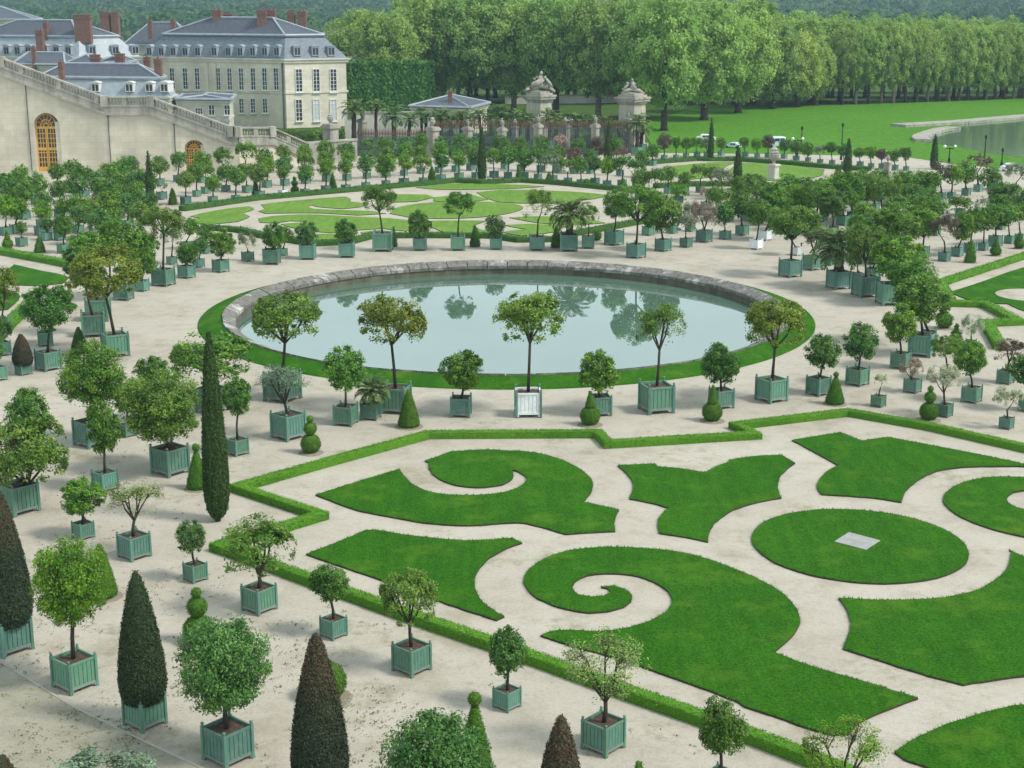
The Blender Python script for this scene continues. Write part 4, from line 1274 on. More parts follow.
# --- big gate piers with sculpture groups
def gate_pier(x, yb, yc, w, ys, label, flip):
    g = gnd(x, yb); m_ = mpp(g); W = w*m_/1.38; h = at_y(x, yc, g.y).z
    root = tag(link("gate_pier", None, None, g, GAX), label, "gate pier", "gate piers with sculptures")
    b = MB()
    b.box((0, 0, 0.4), (W*1.1, W*1.1, 0.8)); b.box((0, 0, h*0.45), (W*0.86, W*0.86, h*0.84))
    for k in range(1, 7): b.box((0, 0, h*0.86*k/7), (W*0.875, W*0.875, h*0.095))
    b.build("shaft", M['pierstone'], root)
    c = MB(); c.box((0, 0, h*0.90), (W*0.98, W*0.98, h*0.05)); c.box((0, 0, h*0.945), (W*1.15, W*1.15, h*0.05)); c.box((0, 0, h*0.985), (W*1.22, W*1.22, h*0.035))
    c.box((0, 0, h*1.02), (W*0.95, W*0.95, h*0.045)); c.box((0, 0, h*1.055), (W*0.75, W*0.75, h*0.04))
    c.build("cornice", M['oldstone'], root)
    s = (at_y(x, ys, g.y).z - h*1.06)*1.05
    u = MB(); f = -1 if flip else 1
    V = lambda a, b_, c_: (f*a*s*0.88-f*b_*s*0.8, f*a*s*0.88+b_*s*0.8, h*1.06 + c_*s)
    u.tube([V(-.62, 0, .0), V(-.35, 0, .2), V(.05, 0, .3), V(.35, 0, .22), V(.62, 0, .0)], [0.07*s, 0.11*s, 0.13*s, 0.11*s, 0.06*s], 9)        # rock
    u.tube([V(-.42, -.1, .12), V(-.25, -.12, .34), V(0, -.08, .46), V(.16, -.06, .60)], [0.11*s, 0.15*s, 0.16*s, 0.10*s], 8)    # reclining body
    u.tube([V(-.40, -.12, .16), V(-.55, -.2, .08)], [0.08*s, 0.05*s], 6)
    u.tube([V(.02, .05, .36), V(.04, .05, .58), V(.06, .05, .78)], [0.16*s, 0.16*s, 0.09*s], 8)                                  # upright figure
    u.tube([V(.06, .05, .78), V(.08, .05, .9), V(.09, .05, 1.0)], [0.06*s, 0.09*s, 0.03*s], 7)
    u.tube([V(.16, -.06, .60), V(.22, -.08, .70), V(.25, -.08, .77)], [0.06*s, 0.08*s, 0.03*s], 7)
    u.tube([V(-.06, .05, .72), V(-.2, .02, .6), V(-.14, -.08, .48)], [0.06*s, 0.05*s, 0.04*s], 6)
    u.tube([V(.14, .05, .72), V(.3, .05, .58), V(.42, 0, .40), V(.5, 0, .2)], [0.07*s, 0.08*s, 0.08*s, 0.05*s], 7)
    u.tube([V(.2, -.1, .4), V(.38, -.16, .3), V(.42, -.2, .1)], [0.08*s, 0.07*s, 0.05*s], 6)
    u.build("sculpture", M['oldstone'], root, smooth=True)
gate_pier(539, 146, 95, 28, 72, "big stone gate pier bearing a rearing sculpture group with the head at the top", False)
gate_pier(631.5, 150, 97, 30, 79, "big stone gate pier with a huddled sculpture group beside the pale trunks", True)
# ================================================================== HOUSES OF THE TOWN
def inset(poly, d):
    n = len(poly); out = []
    for i in range(n):
        a, b_, c = poly[i-1], poly[i], poly[(i+1) % n]
        e1, e2 = (b_-a).normalized(), (c-b_).normalized()
        n1, n2 = Vector((-e1.y, e1.x)), Vector((-e2.y, e2.x))
        k = (n1+n2).normalized()
        out.append(b_ + k*(d/max(0.3, k.dot(n1))))
    return out
def frustum(b, p0, z0, p1, z1, top=False):
    n = len(p0)
    vs = [(p.x, p.y, z0) for p in p0] + [(p.x, p.y, z1) for p in p1]
    fs = [(i, (i+1) % n, n+(i+1) % n, n+i) for i in range(n)]
    if top: fs.append(tuple(range(n, 2*n)))
    b.add(vs, fs)
def window(root, A, B, x, yt, yb_, wpx, panes=(2, 4), name="window", out=0.0, frame='white', glass='glass'):
    A, B = Vector(A), Vector(B)
    u, zt = on_plane(x, yt, A, B); _, zb = on_plane(x, yb_, A, B)
    e = (B-A).normalized(); nn = Vector((e.y, -e.x)); ang = math.atan2(e.y, e.x)
    u0, _ = on_plane(x-wpx/2, yt, A, B); u1, _ = on_plane(x+wpx/2, yt, A, B); w = abs(u1-u0)
    c = A + e*u + nn*out; h = zt-zb
    R = Matrix.Translation((c.x, c.y, (zt+zb)/2)) @ Matrix.Rotation(ang, 4, 'Z')
    f, g, s = MB(), MB(), 0.10
    for sx in (-1, 1): f.box((sx*(w/2+0.02), -0.03, 0), (s, 0.16, h+0.1), M=R)
    for sz in (-1, 1): f.box((0, -0.03, sz*(h/2)), (w, 0.15, s), M=R)
    f.box((0, -0.09, -h/2-0.1), (w+0.3, 0.28, 0.12), M=R)
    for k in range(1, panes[0]): f.box((-w/2+w*k/panes[0], -0.03, 0), (0.075, 0.08, h-0.06), M=R)
    for k in range(1, panes[1]): f.box((0, -0.028, -h/2+h*k/panes[1]), (w-0.06, 0.07, 0.055), M=R)
    g.box((0, -0.012, 0), (w-0.02, 0.02, h-0.02), M=R)
    o = f.build(name, M[frame], root); g.build("pane", M[glass], o)
    return o
def dormer(root, A, B, x, yt, yb_, wpx, out, mat='zinc', panes=(2, 3)):
    A, B = Vector(A), Vector(B)
    u, zt = on_plane(x, yt, A, B); _, zb = on_plane(x, yb_, A, B)
    u0, _ = on_plane(x-wpx/2, yt, A, B); u1, _ = on_plane(x+wpx/2, yt, A, B); w = abs(u1-u0)
    e = (B-A).normalized(); nn = Vector((e.y, -e.x)); ang = math.atan2(e.y, e.x)
    c = A + e*u + nn*out; h = zt-zb
    R = Matrix.Translation((c.x, c.y, zb)) @ Matrix.Rotation(ang, 4, 'Z')
    d, g = MB(), MB()
    for sx in (-1, 1): d.box((sx*w*0.45, 0.75, h*0.45), (w*0.1, 1.6, h*0.9), M=R)
    d.box((0, 0.02, h*0.05), (w*0.8, 0.12, h*0.1), M=R); d.box((0, 0.02, h*0.83), (w*0.8, 0.12, h*0.14), M=R)
    for k in range(1, panes[0]): d.box((-w*0.4+w*0.8*k/panes[0], 0.02, h*0.43), (0.08, 0.10, h*0.66), M=R)
    prof = [(-w*0.58, h*0.9), (w*0.58, h*0.9), (w*0.42, h*1.02), (0, h*1.1), (-w*0.42, h*1.02)]
    vs = [R @ Vector((x_, -0.12, z_)) for x_, z_ in prof] + [R @ Vector((x_, 1.7, z_)) for x_, z_ in prof]
    d.add(vs, [(0,1,2,3,4), (9,8,7,6,5)] + [(i, 5+i, 5+(i+1) % 5, (i+1) % 5) for i in range(5)])
    g.box((0, 0.06, h*0.43), (w*0.8, 0.02, h*0.68), M=R)
    o = d.build("dormer", M[mat], root); g.build("pane", M['glass'], o)
def chimney(parent, x, yt, yb_, wpx, Y, deep=1.3, name="chimney", rz=0.0, pots=2):
    t = at_y(x, yt, Y); z0 = at_y(x, yb_, Y).z - 1.5; w = wpx*mpp(t)
    b = MB(); h = t.z-z0
    b.box((t.x, Y, z0+h/2), (w, deep, h), rz); b.box((t.x, Y, t.z-0.35), (w*1.1, deep*1.1, 0.22), rz); b.box((t.x, Y, t.z+0.06), (w*1.06, deep*1.06, 0.14), rz)
    for k in range(pots):
        b.lathe([(0.16, 0), (0.13, 0.22), (0.15, 0.27)], 7, (t.x + (k-(pots-1)/2)*w*0.5, Y, t.z+0.1))
    return b.build(name, M['brick'], parent)
def house(label, Cx, Lx, Rx, Yc, Yl, Yr, eave, mans, ridge, wall='palace', outs=0.3, mins=1.1, hip=0.45, mmat='slate', rmat='slate', name="house", ridge_white=True, cat="building"):
    Cp, Lp, Rp = at_y(Cx, 100, Yc).xy, at_y(Lx, 100, Yl).xy, at_y(Rx, 100, Yr).xy
    poly = [Cp, Rp, Rp+(Lp-Cp), Lp]
    ze, zm, zr = at_y(Cx, eave, Yc).z, at_y(Cx, mans, Yc+1).z, at_y(Cx, ridge, (Yc+Yl)/2+2).z
    root = thing(name, (Cp.x, Cp.y, 0), label, cat)
    off = Vector((Cp.x, Cp.y))
    loc = [p-off for p in poly]
    root["_c"] = 0
    def rel(o): o.location = (-Cp.x, -Cp.y, 0); return o
    b = MB(); b.prism(poly, 0, ze-0.3); rel(b.build("wall", M[wall], root))
    c = MB(); c.prism(inset(poly, -0.15), ze-0.55, ze-0.2); c.prism(inset(poly, -0.3), ze-0.2, ze); c.prism(inset(poly, -0.10), ze*0.50, ze*0.50+0.3)
    rel(c.build("cornice", M[wall], root))
    r = MB()
    if mans is not None and mans < eave:
        frustum(r, inset(poly, -0.1), ze, inset(poly, mins), zm)
        top = inset(poly, mins-0.18)
        r.prism(top, zm, zm+0.18)
    else:
        top = inset(poly, -0.4); zm = ze; r.prism(top, zm, zm+0.15)
    ro = rel(r.build("mansard", M[mmat], root)) if mans < eave else None
    q = MB()
    p = inset(poly, mins-0.05) if mans < eave else inset(poly, -0.35)
    l01, l12 = (p[1]-p[0]).length, (p[2]-p[1]).length
    if l12 >= l01:   # ridge along C-L
        ea, eb = (p[0]+p[1])/2, (p[3]+p[2])/2
    else:
        ea, eb = (p[0]+p[3])/2, (p[1]+p[2])/2
    d = (eb-ea); k = min(0.45, hip*min(l01, l12)/max(d.length, 1e-3))
    ra, rb = ea+d*k, eb-d*k
    zq = zm+0.19
    vs = [(v.x, v.y, zq) for v in p] + [(ra.x, ra.y, zr), (rb.x, rb.y, zr)]
    fs = [(0,1,4),(1,2,5,4),(2,3,5),(3,0,4,5)] if l12 >= l01 else [(0,1,5,4),(1,2,5),(2,3,4,5),(3,0,4)]
    q.add(vs, fs)
    roof = rel(q.build("roof", M[rmat], root))
    f = MB()
    hips = [(p[0], ra), (p[3], rb), (p[1], ra if l12 >= l01 else rb), (p[2], rb)] if l12 >= l01 else [(p[0], ra), (p[3], ra), (p[1], rb), (p[2], rb)]
    for a_, b_ in hips: f.tube([(a_.x, a_.y, zq+0.03), (b_.x, b_.y, zr+0.03)], [0.16, 0.16], 5)
    f.tube([(ra.x, ra.y, zr+0.04), (rb.x, rb.y, zr+0.04)], [0.16, 0.16], 5)
    for i in range(4):
        a_, b_ = p[i], p[(i+1) % 4]; f.tube([(a_.x, a_.y, zq+0.02), (b_.x, b_.y, zq+0.02)], [0.2, 0.2], 5)
    fl = f.build("flashing", M['zinc'], roof)
    class H: pass
    H.root, H.roof, H.C, H.L, H.R, H.ze, H.zm = root, roof, Cp, Lp, Rp, ze, zm
    H.off = Vector((-Cp.x, -Cp.y, 0))
    return H
def fix(H, before):
    """Children made in world coordinates are moved under the house's base."""
    for o in list(H.root.children):
        if o.name not in before and o.location.length < 1e-6: o.location = H.off
def names(H): return {o.name for o in H.root.children}

# the palace wing
H = house("long cream stone palace wing with grey mansard roof, tall windows and brick chimneys", 286, 146, 347, 208, 218, 212, 59, 37, 18, 'palace', mins=1.3, hip=0.9, mmat='palezinc', name="palace")
bf = names(H)
for x in (172, 185, 197, 218, 229.5, 241, 253, 264.5, 276): window(H.root, H.L, H.C, x, 68, 90, 4.6, (2, 5))
for x in (241.5, 253, 265): window(H.root, H.L, H.C, x, 98.5, 113, 4.6, (2, 4))
for x in (298.5, 316, 333): window(H.root, H.C, H.R, x, 69, 92, 6.2, (2, 6)); window(H.root, H.C, H.R, x, 99.5, 121, 6.2, (2, 5), glass='blind' if x > 310 else 'glass')
for x in (149, 161, 173, 185, 197.5, 214, 228, 240, 252.5, 264.5, 276.5): dormer(H.root, H.L, H.C, x, 45.5, 56.5, 5.6, 0.05)
for x in (297, 315, 331): dormer(H.root, H.C, H.R, x, 45.5, 56, 7, 0.05)
b = MB(); a = on_plane(282.5, 60, H.L, H.C); e = (H.C-H.L).normalized(); q = H.L + e*a[0] + Vector((e.y, -e.x))*0.12
b.tube([(q.x, q.y, 0), (q.x, q.y, H.ze-0.5)], [0.12, 0.12], 6); b.build("downpipe", M['iron'], H.root)
b = MB(); nn = Vector((e.y, -e.x))
for x0, x1 in ((207, 223),):
    u0, u1 = on_plane(x0, 70, H.L, H.C)[0], on_plane(x1, 70, H.L, H.C)[0]
    c = H.L + e*((u0+u1)/2) + nn*0.02; b.box((c.x, c.y, H.ze/2-0.4), (0.5, 0.5, H.ze-0.6), math.atan2(e.y, e.x))
    c = H.L + e*u0 + nn*0.05; b.box((c.x, c.y, H.ze/2-0.4), (0.5, 0.4, H.ze-0.62), math.atan2(e.y, e.x))
b.build("pilaster", M['palace'], H.root)
fix(H, bf)
for o in H.root.children:
    if o.name.startswith("roof"):
        for (x, yt, yb_, w, Y) in ((217, 11, 27, 9, 217), (262, 11, 30, 9, 213), (272, 11, 30, 7, 214), (291, 13, 24, 7, 222), (302, 12, 26, 8, 222), (228, 15, 20, 10, 226)):
            chimney(o, x, yt, yb_, w, Y)

H = house("big slate hip-roofed town house with a pale mansard storey and large brick chimney", 82, -40, 141, 236, 244, 242, 57.5, 38, 20.5, 'plaster', mins=1.4, hip=0.75, mmat='zinc')
bf = names(H)
for x in (92, 115, 135): dormer(H.root, H.C, H.R, x, 45, 54, 7, 0.05)
for x in (6, 17, 28, 44, 56, 68): dormer(H.root, H.L, H.C, x, 45, 55, 6, 0.05)
fix(H, bf)
for (x, yt, yb_, w, Y) in ((82.5, 15.5, 33, 16, 238), (105, 13, 28, 9, 250), (115, 13.5, 27, 7, 250), (39.5, 31, 47, 6.5, 237), (46, 23, 30, 4, 240)): chimney(H.roof, x, yt, yb_, w, Y)

H = house("house with a long blue slate roof and cream eaves standing highest beyond the stair", 40, -60, 47, 330, 335, 345, 20.5, 30, 6, 'palace', hip=0.6)
H = house("small slate roof with skylights wedged between the hip-roofed house and the stair", 66, 18, 80, 214, 216, 220, 66, 70, 53, 'plaster', hip=0.2)
chimney(H.roof, 33.5, 48, 64, 3.5, 215, 0.7, pots=1)
H = house("slate-roofed house with pale zinc mansard and shuttered dormers just behind the stair", 168, 30, 176, 186, 190, 192, 97, 80, 64.5, 'plaster', mins=1.0, hip=0.8, mmat='zinc')
bf = names(H)
for x in (95, 129, 149, 164): dormer(H.root, H.L, H.C, x, 82, 92, 8, 0.05, 'white')
fix(H, bf)
for (x, yt, yb_, w, Y) in ((61, 63, 80, 4.5, 187), (95, 55.5, 65, 9, 193), (119.5, 54.5, 65, 9, 193), (158, 60, 72, 7, 189), (147, 58, 66, 6, 192)): chimney(H.roof, x, yt, yb_, w, Y, 0.9, pots=1)
H = house("small cream gabled house showing between brick chimneys behind the zinc mansard", 128, 104, 136, 204, 205, 209, 64, 70, 56, 'palace', hip=0.1)
H = house("low white annex with flat slate roof and dark windows against the palace wing", 228, 178, 233, 188, 189, 196, 101, 110, 95.5, 'plaster', hip=0.3)
bf = names(H)
for x in (211.5, 227): window(H.root, H.L, H.C, x, 104, 115, 5.5, (2, 2))
window(H.root, H.L, H.C, 199, 108, 114, 7, (3, 2))
fix(H, bf)
H = house("narrow slate-roofed house with white roof ridges behind the near end of the palace mansard", 196, 128, 206, 262, 266, 270, 47, 60, 23, 'plaster', hip=0.5)
for (x, yt, yb_, w, Y) in ((150, 21, 30, 4, 264), (173, 20, 30, 4, 264)): chimney(H.roof, x, yt, yb_, w, Y, 0.9, pots=1)
H = house("low slate roof with a pale ridge tucked between the two zinc mansards", 100, 70, 112, 200, 203, 206, 66, 75, 55, 'plaster', hip=0.4)
H = house("distant pale house with grey roof beside the palace end chimney", 350, 322, 355, 330, 331, 340, 35, 40, 30, 'plaster', hip=0.3)
bf = names(H)
for x in (341, 346, 351): window(H.root, H.L, H.C, x, 38, 45, 3, (2, 2))
fix(H, bf)
H = house("small brick house with dark roof peeping over the clipped hedge", 372, 352, 379, 250, 252, 256, 62, 70, 52, 'plaster', hip=0.3)
chimney(H.roof, 366, 47, 60, 5, 252, 0.9, pots=1); chimney(H.roof, 377, 48, 60, 4, 252, 0.9, pots=1)
H = house("low tan pavilion with a wide blue slate hip roof behind the palms", 468, 412, 487, 196, 199, 205, 109, 120, 96.5, 'palace', hip=0.5, name="pavilion")
bf = names(H)
for x in (436, 448, 460): window(H.root, H.L, H.C, x, 112, 122, 7, (2, 2), frame='gold')
fix(H, bf)
chimney(H.roof, 450, 92, 98, 4, 199, 0.9, pots=1)
block_wall([(505, 104), (662, 102.5)], 95.5, "long low tan wall under the tall trees behind the sculpture piers", 'plaster', 0.8)

# ================================================================== VEHICLES, LAMPS
def car(x, yb, wpx, label, van=False, paint='whitecar', rz=0.0, cat="car"):
    g = gnd(x, yb); m_ = mpp(g); L = wpx*m_; Hh = L*(0.50 if van else 0.36); Wd = L*0.42
    root = thing("van" if van else "parked_car", g, label, cat, rz=rz)
    if van: prof = [(-.5, .10), (.5, .10), (.5, .32), (.44, .40), (.34, .46), (.26, Hh/L), (-.46, Hh/L), (-.5, .42)]
    else: prof = [(-.5, .08), (.5, .08), (.5, .19), (.44, .22), (.24, .25), (.10, Hh/L), (-.24, Hh/L), (-.40, .25), (-.5, .23)]
    b = MB(); n = len(prof); vs = []
    for s, k in ((-.5, 1), (-.42, 1.0), (.42, 1.0), (.5, 1)):
        for px_, pz in prof:
            tap = 0.88 if (abs(s) == .5) else 1.0
            vs.append((px_*L*(0.985 if abs(s) == .5 else 1), s*Wd, .08*L + (pz-.08)*L*(tap if pz > .2 else 1)))
    fs = []
    for r_ in range(3): fs += [(r_*n+i, r_*n+(i+1) % n, (r_+1)*n+(i+1) % n, (r_+1)*n+i) for i in range(n)]
    fs += [tuple(range(n-1, -1, -1)), tuple(range(3*n, 4*n))]
    b.add(vs, fs); b.build("body", M[paint], root)
    gl = MB()
    zt, zb_ = Hh*0.86, Hh*0.60
    xs = [(-.44, -.20), (-.17, .05), (.08, .26)] if van else [(-.22, -.08), (-.06, .10)]
    for s in (-1, 1):
        for xa, xb in xs: gl.box(((xa+xb)/2*L, s*Wd*0.495, (zt+zb_)/2), ((xb-xa)*L, 0.05, zt-zb_))
    gl.box((L*(0.31 if van else 0.17), 0, (zt+zb_)/2), (0.05*L, Wd*0.8, zt-zb_)); gl.box((-L*(0.485 if van else 0.33), 0, (zt+zb_)/2), (0.05*L, Wd*0.8, zt-zb_))
    gl.build("windows", M['glass'], root)
    for sx in (-.32, .32):
        for s in (-1, 1):
            w_ = MB(); R = Matrix.Translation((sx*L, s*Wd*0.45, .075*L)) @ Matrix.Rotation(math.pi/2, 4, 'X')
            w_.lathe([(.045*L, -.03*L), (.075*L, -.025*L), (.075*L, .025*L), (.045*L, .03*L)], 12)
            w_.v = [tuple(R @ Vector(v)) for v in w_.v]; w_.build("wheel", M['tyre'], root)
car(777, 147.5, 22, "pale blue van with dark side windows parked at the meadow edge", True, 'carpaint', 0.1, "van")
car(733, 148, 16, "pale blue car parked at the meadow between two cypresses", False, 'carpaint', 2.6)
car(706, 141, 19, "white car half hidden by boxed trees near the thick trunks", False, 'whitecar', 0.05)
car(571, 122, 9, "tiny white car parked under the trees behind the fence", False, 'whitecar', 0.0)
car(1012, 171, 22, "grey-white car half hidden by trees near the lake", False, 'whitecar', 0.3)
def lamp(x, yb, yt, label, globes=0):
    g = gnd(x, yb); m_ = mpp(g); h = at_y(x, yt, g.y).z
    root = tag(link("lamp_post", None, None, g), label, "lamp post", "lamp posts along the meadow")
    b = MB(); b.lathe([(0.14, 0), (0.14, 0.4), (0.08, 0.5), (0.06, h*0.6), (0.05, h)], 8)
    if globes: b.tube([(-0.55, 0, h*0.93), (0, 0, h*0.88), (0.55, 0, h*0.93)], [0.05]*3, 6)
    else: b.lathe([(0.08, h), (0.13, h+0.1), (0.14, h+0.35), (0.04, h+0.45)], 8)
    b.build("post", M['black'], root)
    for k in range(globes):
        s = MB(); s.lathe([(0.03, -0.17)] + [(0.17*math.sin(a), -0.17*math.cos(a)) for a in np.linspace(0.2, 2.94, 8)], 10, ((-0.55, 0.55)[k], 0, h*0.93+0.17))
        s.build("globe", M['globe'], root, smooth=True)
lamp(797, 156, 139, "short dark lamp post with white globes right of the pale blue van", 2)
lamp(801, 152, 130, "dark lamp post just beside the globe lamp near the van")
lamp(841, 160, 127, "tall dark lamp post beside the cypress at the meadow", 0)
lamp(949, 162, 147, "dark lamp post with two white globes on the lake's grass verge", 2)
lamp(984, 164, 139, "tall plain lamp post standing before the lake")
lamp(1001.5, 166, 152, "short lamp post close to the frame edge before the lake")

# the white urn pedestal of the far lawn
pedestal(773, 179, 164, 9, 146, "white stone pedestal carrying a wide vase on the far lawn", "pedestal", 'plaster')
pedestal(887, 176, 162, 6, 155, "weathered grey stone pedestal with a small urn near the third meadow cypress", "urn")

# ================================================================== THE TALL TREES
def planes_crown(seed):
    r = random.Random(seed)
    sk, tips = skeleton(seed, 8, 6, 0.9, 1)
    me = crown_mesh(seed, 24000, 0.054, 260, 0.09, shell=(0.45, 0.98), lobes=14, lobe=0.2, fill=0.10, mat='bigleaf', aspect=0.8, updir=0.7, name="crown")
    return me, sk
PL = [planes_crown(900+i) for i in range(6)]
def plane_tree(x, yb, ytop, ybot, rw, label, group, col, trunk=0.35):
    g = gnd(x, yb, -0.05); m_ = mpp(g)
    ybot += 3; ytop -= 9 if 400 < x < 760 else 3
    zt, zb_ = at_y(x, ytop, g.y).z, at_y(x, ybot, g.y).z
    root = tag(link("plane_tree", None, None, g), label, "tree", group)
    me, sk = rnd.choice(PL)
    rz = rnd.random()*6.28; R = rw*m_; hz = (zt-zb_)/2
    ctr = Vector((0, 0, (zt+zb_)/2+0.05))
    o = link("crown", me, root, ctr, rz, (R, R, hz)); o.color = col
    b = MB(); Rz = Matrix.Rotation(rz, 3, 'Z')
    tf = lambda p: ctr + Rz @ Vector((p[0]*R, p[1]*R, p[2]*hz))
    top = tf((0, 0, -0.2)); mid = tf((0, 0, -0.85))
    t = trunk*rnd.uniform(0.85, 1.2)
    b.tube([(0, 0, -0.1), (0, 0, 0.6), Vector((rnd.uniform(-.2,.2), rnd.uniform(-.2,.2), mid.z)), top], [t*1.4, t, t*0.8, t*0.4], 8)
    for pts, rads in sk[:16]: b.tube([tf(p) for p in pts], [q*R*0.5 for q in rads], 5, cap=False)
    b.build("trunk", M['palebark'] if rnd.random() < .35 else M['bark'], root, smooth=True)
def tcol(c, s=0.12):
    v = 1+rnd.uniform(-s, s)
    return (c[0]*v*(1+rnd.uniform(-.1, .1)), c[1]*v, c[2]*v, 1)
DG, MG, LG = (0.25, 0.385, 0.095), (0.275, 0.41, 0.10), (0.305, 0.44, 0.105)
big = [(386,116,8,100,36,DG),(424,112,-6,98,42,MG),(470,113,-9,92,42,DG),(514,112,-2,95,40,MG),(556,115,-6,96,40,DG),(598,117,-3,96,40,DG),(640,120,2,98,42,DG),(664,131,-3,106,44,MG),(704,120,-2,104,46,LG),(738,113,8,102,40,LG),(772,109,18,99,32,MG),(797,107,30,97,28,LG),(815,105,38,97,20,LG)]
for i, (x, yb, yt, yo, rw, c) in enumerate(big):
    plane_tree(x, yb, yt, yo, rw, "broad tall tree, %s from the clipped hedge along the front of the big wood" % ordinal(i), "broad trees at the front of the wood", tcol(c), 0.5)
k = 0
for row, (yb, yt) in enumerate(((103, 4), (97, 2))):
    for x in range(352 + row*12, 840, 27):
        dk = min(1, abs(x-560)/150)
        top = yt + (14 if x > 760 else 0) + (10 if x < 395 else 0) + rnd.uniform(-4, 5)
        plane_tree(x + rnd.uniform(-5, 5), yb + rnd.uniform(-1.5, 1.5), top, 87, 32, "tall green tree in the deeper shade of the big wood behind the sculpture piers", "trees deep in the big wood", tcol(DG if x < 640 else MG), 0.4)
xr = [842, 855, 868.5, 881, 893, 905, 916, 927, 938, 948, 958, 967.5, 977, 986, 995, 1004, 1013, 1022, 1032, 1044]
for i, x in enumerate(xr):
    f = i/(len(xr)-1)
    plane_tree(x, 104.5-6.5*f, 27+rnd.uniform(-3, 4), 88-2*f, 17+rnd.uniform(-2, 3), "slender tall tree with bare lower trunk, %s along the meadow's straight avenue" % ordinal(i), "avenue trees along the meadow", tcol(MG, 0.15), 0.28)
for row, (yb, yt, dx) in enumerate(((98, 20, 17), (93, 14, 20))):
    for x in np.arange(815 + row*8, 1060, dx):
        plane_tree(x + rnd.uniform(-3, 3), yb + rnd.uniform(-1, 1), yt + max(0, (x-900)*0.06) + rnd.uniform(-3, 4), 80, 20, "tall green tree standing behind the meadow's straight avenue", "trees behind the avenue", tcol(DG, 0.15), 0.35)
# clipped hedge block beside the palace
A_, B_ = at_y(345, 110, 214), at_y(434, 110, 218)
zt = at_y(390, 62.5, 215).z
def block_hedge():
    r = np.random.default_rng(3)
    n = 16000
    L = (B_-A_).length; D = 9.0
    u = r.random(n)*L; pick = r.random(n); z = r.random(n)*zt; d = np.zeros(n)
    top = pick > 0.78; side = (pick > 0.70) & ~top
    z = np.where(top, zt, z); d = np.where(top | side, r.random(n)*D, 0); u = np.where(side, L, u)
    wave = 0.35*np.abs(np.sin(u*math.pi/2.6)); d2 = np.where(top | side, d, d + 0.5 - wave)
    zz = np.where(top, z - 0.5 + wave, z)
    P = np.stack([u, d2, zz], 1) + r.normal(size=(n, 3))*0.12
    N = np.where(top[:, None], np.array([[0, 0, 1.]]), np.where(side[:, None], np.array([[1., 0, 0]]), np.array([[0, -1., .2]]))) + r.normal(size=(n, 3))*0.5
    T = r.normal(size=(n, 3)) + np.array([0, 0, 0.8])
    Lf = 0.4*(0.6+0.8*r.random(n)); tint = 0.4 + 0.25*np.sin(u*2.4) + 0.3*(r.random(n)-.5)
    e = MB(); e.box((L/2, D/2+0.4, zt/2-0.2), (L-0.3, D, zt-0.4))
    me = leaf_quads(P, N, T, Lf, Lf*0.7, tint, "clipped_hedge", [M['needle'], M['core']], (e.v, e.f))
    o = link("clipped_hedge", me, None, (A_.x, A_.y, -0.05), math.atan2((B_-A_).y, (B_-A_).x)); o.color = (0.06, 0.175, 0.03, 1)
    tag(o, "tall block of dark clipped trees forming a hedge beside the palace", "hedge")
block_hedge()
# bushes on the terrace between the stair foot and the palace
for i, (x, yb, r_) in enumerate(((283, 137, 5), (292, 138, 6), (303, 139, 6), (313, 140, 7), (322, 139, 5), (341, 139, 6), (424, 141, 7), (449, 142, 7), (472, 142, 6), (492, 142, 7), (511, 143, 7), (553, 143, 7), (575, 144, 8), (588, 145, 7), (613, 146, 7))):
    g = gnd(x, yb); m_ = mpp(g)
    me, sk = rnd.choice(CROWN['ball_far'])
    o = link("bush", me, None, (g.x, g.y, r_*m_*0.85), rnd.random()*6, (r_*m_*1.1, r_*m_*1.1, r_*m_*0.95)); o.color = hue(rnd.choice(['ball', 'light', 'loose']))
    tag(o, "%s leafy bush along the terrace from the stair foot toward the gate piers" % ordinal(i), "bush", "bushes on the terrace")
# wooded hills
b = MB(); nx, ny = 40, 14; vs = []
hillz = lambda x, y: -0.5 + max(0, (y-820))*0.045 + 8*math.sin(x*0.004+1)*min(1, max(0, (y-900)/300)) + 5*math.sin(x*0.011+y*0.006)*min(1, max(0, (y-850)/300))
for j in range(ny+1):
    y = 800 + 2600*(j/ny)**1.6
    for i in range(nx+1): vs.append(((-1+2*i/nx)*(y*0.6), y, hillz((-1+2*i/nx)*(y*0.6), y)))
b.add(vs, [(j*(nx+1)+i, j*(nx+1)+i+1, (j+1)*(nx+1)+i+1, (j+1)*(nx+1)+i) for j in range(ny) for i in range(nx)])
struct("hills", b, M['earth'])
def far_wood():
    r = np.random.default_rng(11)
    P, N, T, L, t = [], [], [], [], []
    for row in range(26):
        y0 = 560 + row*44
        for x in np.arange(-0.40*y0, 0.40*y0, 9.5):
            x_ = x + r.normal()*3; y = y0 + r.normal()*9
            R = 4.5 + 2.5*r.random(); Hh = 8 + 6*r.random(); z = hillz(x_, y)
            n = 60
            d = rand_dirs(r, n); d[:, 1] = -np.abs(d[:, 1]); d[:, 2] = np.where(d[:, 2] < -0.5, -d[:, 2], d[:, 2])
            c = np.array([x_, y, z + Hh*0.55])
            P.append(c + d*np.array([R, R, Hh*0.5])*(0.8+0.3*r.random((n, 1))))
            N.append(d + r.normal(size=(n, 3))*0.5 + np.array([0, 0, .4])); T.append(r.normal(size=(n, 3)))
            L.append(2.3*(0.6+0.8*r.random(n))); t.append(np.full(n, 0.7*r.random()) + 0.3*r.random(n))
    P, N, T, L, t = map(np.concatenate, (P, N, T, L, t))
    me = leaf_quads(P, N, T, L, L*0.85, t, "far_wood", [M['bigleaf']])
    o = link("far_wood", me); o.color = (0.05, 0.125, 0.04, 1)
    tag(o, kind="stuff")
far_wood()
# ================================================================== BOXED TREES AND TOPIARY
P_ = potted
